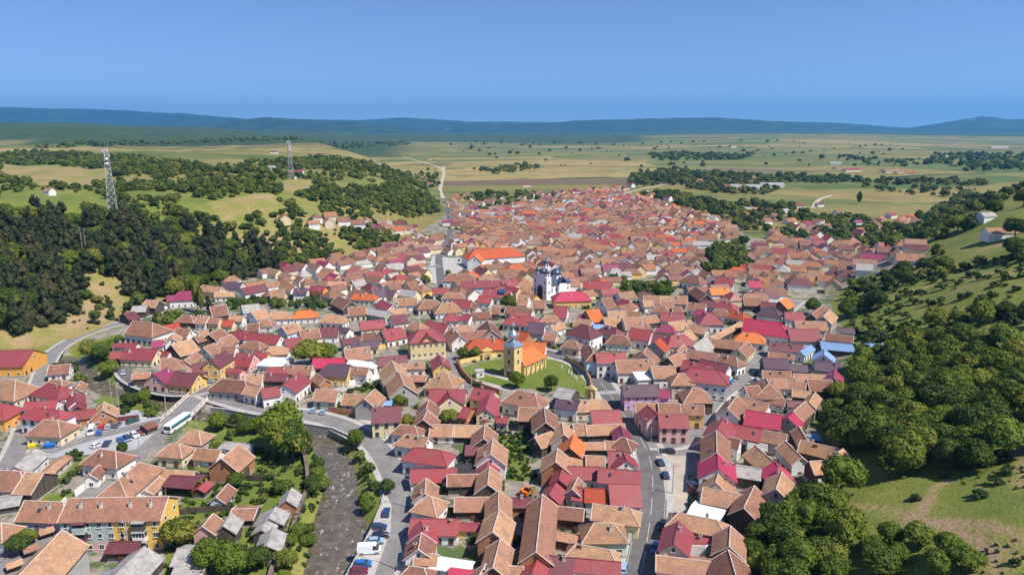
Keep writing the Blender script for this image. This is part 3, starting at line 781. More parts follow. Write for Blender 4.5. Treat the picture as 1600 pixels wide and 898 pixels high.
# ------------------------------------------------------------------ houses, barns and sheds
# one line per building, read off the photograph: map sheet, the two ridge ends, a point of the eave, eave height, form, roof, wall [pitch]
SHEETS = {'A': (0, 718), 'B': (600, 718), 'C': (840, 718), 'D': (980, 718), 'E': (0, 560), 'F': (560, 580), 'G': (840, 580), 'H': (1060, 580), 'I': (240, 650), 'J': (160, 440), 'K': (400, 440), 'L': (640, 420), 'M': (880, 420), 'N': (1080, 440)}
BUILDINGS = """
A 478 552 60 990 745 580 7.5 g t g
A 200 318 490 328 300 470 3.5 b t l
A -120 480 10 492 60 632 3.5 b t w
A 925 150 1085 20 1140 170 5 h t w
A 1225 75 1510 88 1400 128 3.2 g t t
A 1236 138 1133 236 1255 200 3 g t w .5
A 1330 122 1555 140 1390 207 3.2 o m x .3
I 415 500 345 560 430 545 2.5 g r d .5
A -60 80 160 88 30 232 3.5 b t t
A 205 98 335 102 200 258 3.5 g t d .6
E 270 700 115 835 290 815 4 g g w .6
E 500 750 340 890 420 880 3 g t t .4
A -20 310 165 280 90 355 2.5 g g d .2
A 1120 678 900 900 1200 830 3.5 g g d .6
A 1010 815 880 898 1150 890 2.8 g l g .4
A 1390 690 1640 690 1390 812 3.2 g g d .4
A 1395 775 1620 770 1480 885 2.5 g g d .3
A 860 640 1085 635 960 712 3 g m d .4
P -40 548 52 546 30 580 5 g r e .5
E 20 160 120 170 80 318 3.5 h b t
E -80 350 10 352 40 472 5 b r e
E 370 195 470 215 380 305 3.5 h r w
E 400 160 480 165 440 215 3.5 h t w
E 385 55 545 42 430 115 3.5 g t w
E 625 175 590 230 665 215 4 g b t
E 585 258 590 325 658 330 3.5 g r w
E 600 328 598 372 662 385 2.8 g r d
E 200 338 445 322 320 382 6 g r w
E 265 382 460 400 340 475 6 h r w
E 490 420 735 390 560 470 3.5 g r b
E 812 340 798 398 908 425 3.4 g t b
E 345 475 450 480 380 598 4 h t i
E 1115 520 1195 490 1150 545 2.5 g b d .35
E 770 705 900 720 745 825 4.5 h t w
E 765 830 700 898 825 850 3.5 g t w
E 1330 660 1395 665 1300 755 4 h t i
I 300 105 350 110 280 205 4 h t g
I 340 245 520 265 420 335 3 g b w
I 662 218 532 325 725 360 4.5 g t b
I 540 215 750 235 630 257 2.8 g g g .15
I 575 530 490 625 588 625 2.6 g t l
I 620 722 800 718 700 800 2.5 g t d .3
I 460 762 385 850 525 850 3.8 g t k
I 605 757 545 848 662 850 3.5 g g d
I 1075 560 1035 650 1122 650 3.5 g g b
I 950 705 900 790 1042 760 3 g g d .55
I 890 800 840 880 950 850 3 g g d .55
P 426.4 824.5 417 851 438.5 853 3 g g d .6
F 110 282 330 272 220 388 6 g m i
F 125 138 48 212 165 245 5 g t g
P 494.7 607.6 529 610 506 625 3.5 g t n
P 538 615 573 616 552.6 631 3.2 g b w
F 330 412 440 425 370 492 4 h t w
F 375 485 540 515 460 595 4.5 a t w
F 450 590 640 615 540 708 5 h r w
F 410 770 760 755 500 858 3 g r w .4
F 760 742 1010 740 850 790 3 g k d .2
B 500 115 760 110 600 190 3.5 g t d
B 822 55 808 188 906 190 5.5 g t d
B 328 148 318 255 240 250 4 g t w
B 340 280 365 285 360 420 4 h t w
B 560 292 825 290 680 388 3.2 g t d
B 893 245 890 400 985 365 5 g t d
B 897 395 848 555 992 560 5.5 g t b
B 215 455 578 462 450 575 3.5 g r w .6
B 290 475 315 590 210 600 3.7 g r w
B 580 500 755 505 665 535 3 g r y .3
B 290 572 268 690 388 680 4 g t w
B 250 725 410 735 330 800 3.5 g t w
B 200 825 310 840 250 935 4 h t w
B 905 620 850 830 985 760 5 g t d
B 790 815 740 905 860 890 4 g t w
B 880 820 1075 830 960 915 3.5 g t d
B 520 842 700 865 600 910 3 g c w .5
B 385 785 675 830 520 857 3 g s w .12
B 1235 272 1185 710 1325 560 6 g t b
B 1360 362 1550 380 1430 450 4 g t d
B 1000 310 1140 310 1060 362 4 g m b .3
C 205 28 165 150 242 150 4.5 g r b
C 145 180 90 268 202 270 4.5 g r b
C 312 142 272 225 352 200 5 g b g
C 245 50 480 55 370 142 4 g r w
C 480 60 800 88 640 178 4.8 g r w
C 285 210 370 222 325 305 4 g r w
C 375 220 535 228 440 318 4.2 g o w
C 560 190 785 190 650 352 4.4 g r w
C 440 342 720 380 540 468 4.5 b t i
C 440 492 590 492 500 632 4.5 h b n
C 300 655 560 700 400 772 4 h t w
C 115 560 340 600 220 612 3 g t d .4
C 45 738 280 765 150 880 4.5 g m w
C 275 762 640 795 450 868 5 g r w
B 1218 722 1155 870 1265 860 5 g r w
G 665 622 692 690 787 765 4.5 g r w
G 555 618 670 622 610 735 4 g r w
G 420 305 636 299 520 397 4 g r w
G 380 420 668 407 500 485 3.2 g t d
G 280 410 370 405 325 490 3.2 g t d
G 645 422 668 500 722 520 4 g p w
G 650 512 690 520 645 600 3.5 h b w
G 360 555 515 555 430 602 3 g t d .5
G 530 540 600 545 550 605 3 g t d .5
G 190 398 203 488 285 495 5 g t g
G 282 492 250 590 357 610 5 g o d
G 155 602 140 700 256 715 5 g t b
G 205 640 385 655 300 718 3.5 g t d
G 385 655 515 660 440 745 3.5 g t d
F 1447 280 1460 395 1550 425 5.5 g t d
F 1380 510 1500 468 1440 585 4 g t d
F 1235 145 1375 172 1270 262 5 h t w
F 1255 280 1420 285 1300 375 4.5 g t d
F 560 135 835 140 580 235 5.5 g r i
F 690 137 712 195 612 262 5 g r i
F 640 5 690 10 650 135 4 h b t
P 612.5 563.3 619 580 636 584 5 g t g
P 622 578 630.6 600.4 648 604 4.6 g t g
F 345 160 440 140 385 197 3.5 g r w
F 905 125 1060 150 920 215 5.5 g r i
F 1030 170 990 290 1082 270 5.5 g r i
F 820 275 880 285 850 362 4 g r b .5
F 960 310 1090 300 1025 367 4 g r b .5
F 1085 350 1165 355 1120 394 3.5 g r g .5
F 565 412 745 415 650 497 3.2 g t w
F 750 415 955 420 830 500 3.2 g t d
F 985 420 975 520 1078 500 4.5 g t d
F 1048 530 1030 640 1154 650 5 g t w
F 840 575 960 575 880 642 3.5 g m d .5
F 1015 665 1000 740 1092 740 4 g r b
F 548 222 530 290 618 308 4.5 g t d
F 535 310 505 372 624 392 4.5 g t d
F 195 228 260 228 225 257 2.8 g l d .3
G 165 120 290 145 195 207 5 g g d .5
G 150 215 320 235 240 288 5 g u w .5
G 345 225 500 215 430 302 4 h t i
G 665 105 925 100 850 187 6 g u v
G 940 140 1030 150 980 200 4 g p v .5
G 1100 15 1140 15 1130 100 6 h b t
G 1210 125 1260 125 1200 237 5 h t d
M 1000 770 1200 790 1080 880 7 h r w
M 940 710 1160 745 1010 790 6 g r w
M 1070 700 1290 745 1200 800 6 g m w
M 1240 660 1350 690 1300 742 6 h t w
N 438 468 370 525 462 555 5 g t i
G 945 330 1165 335 1030 430 6 g r k
G 855 265 925 330 790 325 6 g r k
G 765 246 935 248 850 312 5.5 g b k
G 945 248 1100 250 1020 327 5.5 g b t
G 1110 255 1290 265 1170 327 5.5 g b y
M 205 595 235 650 165 672 7 h b l
M 255 655 480 650 350 727 7 g r w
M 410 712 690 702 560 800 6 g t w
M 540 795 640 790 600 860 4 g s w .12
M 690 760 860 755 770 845 6 g t w
M 648 612 625 655 735 702 5 g t k
M 755 538 712 572 805 628 5 g o g
M 840 520 940 510 870 602 5 h r w
M 985 475 900 512 965 575 5 g t t
M 905 650 820 690 932 742 5 g t d
M 935 590 890 640 985 682 5 g t d
M 970 625 1210 660 1080 702 4.5 g t d
M 1125 540 1400 570 1260 612 5 g b d
M 1110 525 1010 600 1150 622 5 g g g
M 1385 410 1150 530 1300 490 5 g t d
M 1400 490 1510 500 1460 570 5 h o w
N 420 285 680 315 450 393 6 b c w
M 1120 345 1160 345 1120 430 6 h r w
M 1040 315 1160 335 1085 368 5 g p w
M 1230 250 1300 262 1260 312 5 h r w
M 1190 310 1260 315 1220 362 5 h t w
M 1320 320 1400 340 1360 387 5 h o w
M 780 435 830 440 800 490 5 h p n
M 530 460 690 480 590 547 6 g r w
M 680 495 790 510 730 560 5 g m w
M 390 515 480 520 420 580 5 h b w
M 140 430 190 440 150 530 7 h m w
M 340 440 410 460 360 512 6 h m w
M 235 435 315 435 270 465 4 g l d .3
M 180 322 275 310 265 407 5 g o b
M 125 355 205 360 150 387 4 g p w
M 100 385 225 400 150 450 4 g t w
M 315 380 460 370 380 445 5 g t b
M 470 380 600 375 530 470 5 g t w
M 600 375 720 360 660 420 5 g b d
M 350 325 480 325 400 372 5 g t w
M 480 325 600 335 540 376 5 g b d
M 760 340 940 345 850 402 5 g r w
M 820 415 990 395 900 475 5 g t w
M 980 430 1120 455 1040 492 5 g t t
M 600 415 640 415 650 466 5 h t w
M 630 205 750 210 690 266 5 g t t
M 755 208 850 212 800 262 5 g t w
M 860 205 965 210 910 268 5 g t t
M 770 255 860 265 810 302 4 g t w
M 850 295 920 295 880 342 4 g t t
M 730 285 790 290 750 337 4 h t w
M 620 250 690 245 640 292 4 g t w
M 980 260 1110 275 1040 322 5 g t w
M 1090 245 1170 250 1130 292 5 h m w
M 300 235 370 225 330 312 6 g b w
M 160 95 380 105 270 152 5 g r t
L 1180 180 1340 175 1230 247 6 h c y
M 1030 140 1120 200 1060 240 5 g b d
M 1140 150 1290 145 1210 197 6 g o w
M 980 45 1060 60 1000 107 6 h t w
M 1190 60 1330 70 1260 127 6 g r w
M 1110 65 1160 60 1130 107 6 g u w
M 1440 95 1540 95 1480 142 6 g c w
N 410 120 560 125 480 182 5 g b d
N 550 155 660 165 600 207 5 g m w
N 600 195 640 200 610 270 6 h u w
N 745 125 690 150 792 190 5 g o d
N 730 235 870 240 790 292 6 g r w
N 810 305 1045 310 920 372 5 g t t
N 755 365 990 370 870 457 5 g r w
N 1050 400 1260 425 1150 457 4 g b i
N 1140 355 1270 365 1200 392 5 g u w
N 1030 180 940 250 1057 232 5 g t d
N 1080 220 1030 270 1132 282 5 g t g
N 610 470 870 490 730 537 5 g m w
N 930 490 850 540 962 522 5 g l w
N 1010 470 1255 490 1130 532 3.5 g l d .2
N 1390 490 1555 485 1470 522 3 o l x .2
N 1040 525 1035 565 1112 610 4 g l w
N 610 545 800 570 690 590 5 g t w
N 560 590 750 600 640 672 6 g u d .5
N 750 640 900 650 820 692 4 g u d
N 970 615 1160 635 1060 692 5 g u t .5
N 1118 685 1110 750 1178 785 5 g p t
N 560 690 770 700 660 752 5 g t w
N 800 715 1040 725 900 767 5 g t w
N 910 760 1090 765 980 842 5 g t d
N 740 765 890 785 810 832 5 g t w
N 620 755 730 760 680 822 5 g t w
N 795 840 925 855 860 892 4 g t d
N 585 755 605 795 690 848 6 h t w
H 520 118 620 110 570 202 5 g t w
H 480 195 700 250 610 302 4.5 g t w
H 455 195 385 285 500 320 5 g t w
H 530 300 800 340 620 422 4.5 g c d .6
H 895 320 855 358 962 402 5 g c t
H 985 235 900 310 1042 310 5 g t d
H 1065 165 1020 240 1107 215 5 g t g
H 680 190 830 220 750 247 3.5 g t w
H 850 225 960 230 900 267 3.5 g m w
H 355 355 305 445 425 495 6 g r w
H 410 405 650 450 540 522 4.5 g r w
H 650 450 840 490 720 547 4.5 g t w
H 835 545 960 665 820 650 5 g t w
H 940 430 1000 530 905 510 4 g t d
H 960 535 1240 600 1060 642 4 g b d
H 1005 490 1095 495 1050 527 3 g l d .3
H 1030 700 1190 690 1070 790 4 g t d
H 1280 605 1190 670 1312 650 4 g t d
H 295 460 300 630 185 590 6 g b w
H 310 490 480 530 430 582 5 g b w
H 305 632 310 750 165 745 5.5 g c w
D 715 95 690 170 828 215 4 g t w
H 550 530 690 550 620 607 3 g g d .2
H 598 578 742 702 590 720 4.5 g t d
D 1150 15 1205 92 1065 115 5 g c w
D 1207 98 1162 222 1287 245 5 g t g
D 850 45 1040 75 940 137 4 g g d .35
D 990 205 910 370 1042 405 5 g t d
D 600 215 890 270 700 342 4 g t b
D 510 350 750 415 620 452 3 g s w .15
D 400 412 700 470 540 547 5 h t k
D 400 482 363 650 252 690 6 g r t
D 510 590 670 620 590 642 3.5 g r w .4
D 805 520 795 670 678 640 5.5 g t d
D 235 745 640 790 400 880 4 g t w .4
D 790 705 850 910 645 860 5 g b d
J 245 302 390 318 280 415 6 b b w
J 385 458 470 450 420 502 5 g p w
J 90 480 270 478 180 507 4 g r w .5
J 70 545 150 540 110 590 4 g r d
J 185 515 430 525 260 602 5 g r i
J 440 540 520 545 480 572 4 g r w
J 455 600 545 590 480 692 5 b t w
J 240 715 370 705 270 750 3.5 g t d
J 400 718 505 668 490 798 5 g p k
J 565 700 745 715 620 802 5 g m y
J 740 712 775 740 812 770 5 g m y
J 700 640 860 620 740 707 6 g m i
J 955 540 840 610 1003 605 7 g m y
J 720 545 640 610 690 652 5 g t k
J 688 445 540 488 660 560 5 g t d
J 715 425 770 410 740 470 4 g b d
J 920 460 790 510 850 570 5 g t w
J 930 500 1040 500 980 552 5 g b w
J 1000 410 910 450 990 492 5 g t w
J 920 365 830 410 890 457 5 g t d
J 760 380 820 375 790 432 5 g t w
J 580 360 690 370 620 422 4 g t w
J 560 400 540 440 603 470 5 g t w
J 480 340 590 320 520 377 4 g o w
J 630 258 690 260 640 312 5 h t d
J 750 260 830 265 790 322 5 g t w
J 840 280 920 285 880 322 5 g t i
J 940 300 1020 300 980 342 5 g o i
J 840 195 960 180 920 262 5 g t d
J 1000 262 1100 265 1060 302 4 g t w
J 1085 185 1215 170 1160 237 5 g g l .5
J 1160 235 1260 210 1220 292 5 g t l
J 1060 370 1110 380 1080 442 5 h r w
J 1120 390 1220 400 1170 445 5 g r w
J 1210 400 1390 420 1290 477 5 g r w
J 1130 460 1220 470 1180 522 5 h b w
J 1130 330 1220 325 1180 377 5 g b w
J 1250 290 1290 290 1270 342 5 h t w
J 1320 235 1430 230 1370 287 5 h t w
J 1400 350 1510 320 1470 397 5 g t l
K 330 225 430 220 380 277 5 h o w
J 1420 450 1550 430 1480 522 5 g r w
J 1310 505 1390 500 1340 562 4 h t w
J 1050 555 1180 560 1110 652 5 g r k
J 1150 545 1290 550 1220 592 5 g r y
J 1260 605 1440 620 1330 657 4 g s w .12
J 960 665 1090 685 1030 702 4 g r k .4
J 1290 665 1530 660 1400 717 5 g r w
J 1250 715 1450 720 1330 767 4 g m d .5
J 1130 720 1250 720 1180 787 4 g t w
J 930 755 1110 770 990 852 5 h b g
J 1130 810 1230 830 1170 882 4 g t w
J 1240 835 1370 815 1290 892 4.5 g r w
K 335 702 212 795 355 820 6 g r w
K 230 648 440 655 420 722 5 g t w
K 570 640 730 645 640 732 6 a u y
K 450 595 690 595 500 667 6 g c d .6
K 730 655 880 670 800 717 4.5 g t w
K 470 715 540 760 500 802 4 g b b
K 700 610 950 650 850 662 4 g s w .15
K 690 530 875 505 800 607 5 g t w
K 740 465 950 455 850 512 5 g u i
K 950 590 1170 570 1060 642 4.5 g m i
K 670 450 830 420 750 472 5 g m t
K 830 400 980 390 900 452 5 g b w
K 980 380 1130 350 1070 447 5 g r w
K 810 310 990 295 900 362 5 g r i
K 500 360 640 355 570 422 5 g m w
K 340 380 480 360 410 442 5 g t i
K 650 350 730 365 690 402 5 g u w
K 560 255 650 260 590 317 5 h t w
K 640 110 735 155 635 192 5 g b d
K 780 90 900 95 840 137 5 h o w
K 720 200 850 190 770 257 5 g b t
K 970 140 1060 180 1000 217 5 g r w
K 870 205 1040 235 940 262 5 g g g .5
K 1040 215 1160 205 1100 252 5 g t w
K 1050 265 1160 250 1110 322 5 g m w
K 1240 310 1280 320 1260 382 5 h t t
K 1330 300 1500 330 1400 372 5 g r t
K 1110 130 1250 125 1180 182 5 g b w
K 1310 145 1400 140 1340 207 5 h b t
K 1450 165 1530 160 1510 237 5 h b w
K 900 70 1000 60 940 112 5 g u w
K 1030 65 1090 70 1060 107 5 g u i
K 300 50 400 50 350 92 6 g u w
K 430 30 540 40 480 72 6 g r e
K 120 65 220 60 160 122 5 g b i
K 570 0 700 0 640 27 6 g t b
K 1425 568 1448 635 1512 665 5 g r y
K 1200 725 1330 730 1260 772 3 g t d .4
K 1130 640 1310 635 1220 672 4 g t w
L 380 490 600 480 430 547 6 g t w
L 330 455 390 520 270 502 6 g t w
L 320 455 480 435 400 482 6 g t w
L 500 550 700 545 600 625 3.6 h o y
L 880 565 1060 575 970 637 5 g o w
L 605 400 640 480 712 520 6 g b g
L 830 480 930 500 870 557 5 g o b
L 930 415 1050 420 1000 500 6 g u w
L 1100 440 1190 415 1120 482 5 g t w
L 1060 490 1150 500 1100 552 5 g t t
L 1240 555 1290 560 1270 612 4 h b t
L 800 360 950 370 880 432 5 h r w
L 790 350 920 345 850 377 5 g r w
L 1060 360 1130 360 1110 412 5 h t w
L 1130 285 1230 290 1150 377 6 g r w
L 760 290 960 310 850 347 5 g b w
L 310 350 340 350 320 402 5 h r w
L 410 350 480 360 440 397 5 g r w
L 480 255 540 290 520 322 5 g t w
L 470 340 620 330 550 382 5 g b t
L 640 290 700 290 670 347 5 g t d
L 340 240 480 245 400 302 5 g r w
L 290 185 390 185 340 227 5 h t w
L 540 210 640 215 590 262 5 g r w
L 580 155 790 165 680 217 6 g r w
L 400 95 700 90 500 142 6 g r l
L 750 105 810 100 780 152 5 g r e
L 310 35 470 35 380 92 6 h t w
L 860 110 940 110 900 192 5 g b d
L 850 200 930 205 880 282 5 g t w
L 960 245 1050 245 1000 302 5 g t t
L 180 150 300 145 230 192 5 g r w
J 780 25 930 40 860 78 6 g t i
J 960 0 1090 5 1000 47 6 g u w
J 1080 50 1250 20 1180 82 6 g m w
J 600 75 705 70 650 140 6 h p w
J 500 112 600 102 540 150 4 g p w
J 345 140 440 145 390 197 4.5 g t d
J 240 190 350 185 290 232 4 g g d .4
J 165 245 245 230 200 300 3 g m d .4
J 880 85 1020 80 960 112 3.5 g t w
P 1404 340 1412 338 1400 348 5 h t w
P 741 392 800 388 770 403 6.5 h o w
P 741 400 750 392 756 405 6 g o w
"""
HOUSES = []                                   # records used for wording the labels and for keeping trees off the roofs
FOOT = []                                     # footprints (centre, axis angle, half length, half width)

win_mb = MB()
def win_mesh(w, h, frame, two=False):
    mb = MB()
    t = .09
    mb.box((0, -.03, 0), (w, .10, h), 0)
    k = 2 if two else 1
    pw = (w - t * (k + 1)) / k
    for i in range(k):
        cx = -w / 2 + t + pw / 2 + i * (pw + t)
        mb.box((cx, -.075, 0), (pw, .03, h - 2 * t), 1)
    mb.box((0, -.11, -h / 2 - .05), (w + .2, .16, .07), 0)
    return mb.mesh('window', [frame, GLASS])
WIN = [win_mesh(1.15, 1.35, FRAME, True), win_mesh(.95, 1.2, FRAME), win_mesh(1.2, 1.4, FRAME_B, True), win_mesh(.7, .8, FRAME_B)]
def door_mesh(w, h, m):
    mb = MB()
    mb.box((0, -.03, h / 2), (w + .2, .1, h + .1), 1)
    mb.box((0, -.08, h / 2 - .03), (w, .06, h - .06), 0)
    mb.box((w * .32, -.13, h * .48), (.05, .06, .16), 1)
    return mb.mesh('door', [m, FRAME_B])
DOOR = [door_mesh(1.05, 2.1, DOORM), door_mesh(1.05, 2.1, FRAME), door_mesh(2.6, 2.7, DOORM), door_mesh(2.8, 3.0, WALL['d'])]
def chimney_mesh(h, m):
    mb = MB()
    mb.box((0, 0, h / 2 - .8), (.62, .55, h + 1.6), 0)
    mb.box((0, 0, h + .06), (.82, .75, .16), 1)
    mb.box((0, 0, h + .2), (.4, .34, .14), 2)
    return mb.mesh('chimney', [m, CAPM, DARKM])
CHIMNEY = [chimney_mesh(1.0, CHIM), chimney_mesh(.8, CHIMB), chimney_mesh(1.3, CHIM)]

def roof_mesh(form, a, w, he, hr, mats):
    """a half ridge length, w half width, he eave height, hr ridge height; hips reach past the ridge ends"""
    mb = MB()
    pitch = (hr - he) / w
    o, v, t = .55, .35, .18                                   # eave overhang, verge overhang, thickness
    sl = math.hypot(1, pitch)
    ze = he - o * pitch
    hipA, hipB = form in 'ha', form in 'hb'
    ext = w * .85
    xa = -a - (ext + o if hipA else v)
    xb = a + (ext + o if hipB else v)
    ra, rb = (-a if hipA else -a - v), (a if hipB else a + v)
    W = w + o
    def uvs(pts, side):
        if side in 'ns': return [(p[0], (hr - p[2]) * sl / max(pitch, .05)) for p in pts]
        return [(p[1], (hr - p[2]) * sl / max(pitch, .05)) for p in pts]
    for s, nm in ((-1, 's'), (1, 'n')):
        p = [(xa, s * W, ze), (xb, s * W, ze), (rb, 0, hr), (ra, 0, hr)]
        if s > 0: p = [p[1], p[0], p[3], p[2]]
        mb.face(p, 0, uvs(p, nm))
        q = [(x, y, z - t) for x, y, z in p][::-1]
        mb.face(q, 1 if len(mats) > 2 else 0)
        mb.face([(p[0][0], p[0][1], ze - t), (p[1][0], p[1][1], ze - t), p[1], p[0]], 2)
    for x, r, hip, s in ((xa, ra, hipA, -1), (xb, rb, hipB, 1)):
        if hip:
            p = [(x, W, ze), (x, -W, ze), (r, 0, hr)] if s < 0 else [(x, -W, ze), (x, W, ze), (r, 0, hr)]
            mb.face(p, 0, uvs(p, 'e'))
            mb.face([(x, p[0][1], ze - t), (x, p[1][1], ze - t), p[1], p[0]], 2)
        else:
            for sy in (-1, 1):
                p = [(x, sy * W, ze - t), (x, 0, hr - t), (x, 0, hr), (x, sy * W, ze)]
                mb.face(p if sy * s > 0 else p[::-1], 2)
    def cap(A, B):
        A, B = Vector(A), Vector(B)
        mb.bar(A, B, .15, 1, 5)
    if hr - he > .9:
        cap((ra, 0, hr + .03), (rb, 0, hr + .03))
        for x, r, hip in ((xa, ra, hipA), (xb, rb, hipB)):
            if hip:
                for sy in (-1, 1): cap((r, 0, hr + .03), (x, sy * W, ze + .03))
            elif mats[1] is RIDGE:
                for sy in (-1, 1): cap((x, 0, hr + .02), (x, sy * W, ze + .02))
    return mb.mesh('roof', mats)

def wall_mesh(form, a, w, he, hr, mats, base=-2.0):
    mb = MB()
    ext = w * .85
    xa, xb = -a - (ext if form in 'ha' else 0), a + (ext if form in 'hb' else 0)
    top = he - .05
    q = [(xa, -w), (xb, -w), (xb, w), (xa, w)]
    for i in range(4):
        p, r = q[i], q[(i + 1) % 4]
        mb.face([(*p, base), (*r, base), (*r, top), (*p, top)], 0)
    for x, hip, s in ((xa, form in 'ha', -1), (xb, form in 'hb', 1)):
        if not hip:
            f = [(x, -w, top), (x, w, top), (x, 0, hr - .12)]
            mb.face(f if s > 0 else f[::-1], 0)
    for i in range(4 if base < .4 else 0):                     # plinth
        p, r = Vector(q[i]), Vector(q[(i + 1) % 4])
        n = Vector(((r - p).y, -(r - p).x)).normalized() * .05
        mb.hexa([(*(p), base), (*(r), base), (*(r + n), base), (*(p + n), base), (*(p), .5), (*(r), .5), (*(r + n), .5), (*(p + n), .5)], 1)
    return mb.mesh('wall', mats)
PLINTH = plaster('plinth', (.36, .34, .32))
LIGHTER = {k: RIDGE if k in 'tb' else ROOF[k] for k in ROOF}
DARKTRIM = mottled('fascia', (.16, .10, .07), (.10, .07, .05), 1)

def solve(p1, p2, e, he, pitch):
    g = flat(*e, he)
    z0 = float(height(g[0], g[1], False))
    if z0 > 1.5:
        q = land(e[0], e[1]); z0 = float(q[2])
    hr = he + 2.5
    for _ in range(40):
        A, B, E = flat(*p1, z0 + hr), flat(*p2, z0 + hr), flat(*e, z0 + he)
        d = (B - A)[:2]; d /= np.linalg.norm(d) + 1e-9
        k = (E - A)[:2]
        w = abs(d[0] * k[1] - d[1] * k[0])
        w = min(max(w, 1.6), 8.5)
        hr = hr * .6 + (he + pitch * w) * .4
    return A, B, w, hr, z0

def house(rec):
    """one building with its walls, roof, chimneys, windows and doors"""
    t = rec.split()
    ox, oy = SHEETS.get(t[0], (0, 0))
    k = 1 / 4.9875 if t[0] in SHEETS else 1
    q = [float(v) for v in t[1:7]]
    P = [(ox + q[i] * k, oy + q[i + 1] * k) for i in (0, 2, 4)]
    he, form, rc, wc = float(t[7]), t[8], t[9], t[10]
    if t[0] in 'JKLMN' and 5 <= he <= 6: he -= 1.2
    metal = rc in 'rcpmul'
    pitch = float(t[11]) if len(t) > 11 else (.72 if metal else .80)
    A, B, w, hr, z0 = solve(P[0], P[1], P[2], he, pitch)
    if A[0] > B[0]:
        A, B = B, A
        form = {'a': 'b', 'b': 'a'}.get(form, form)
    L = float(np.linalg.norm((B - A)[:2]))
    place(A, B, L, w, he, hr, z0, form, rc, wc)

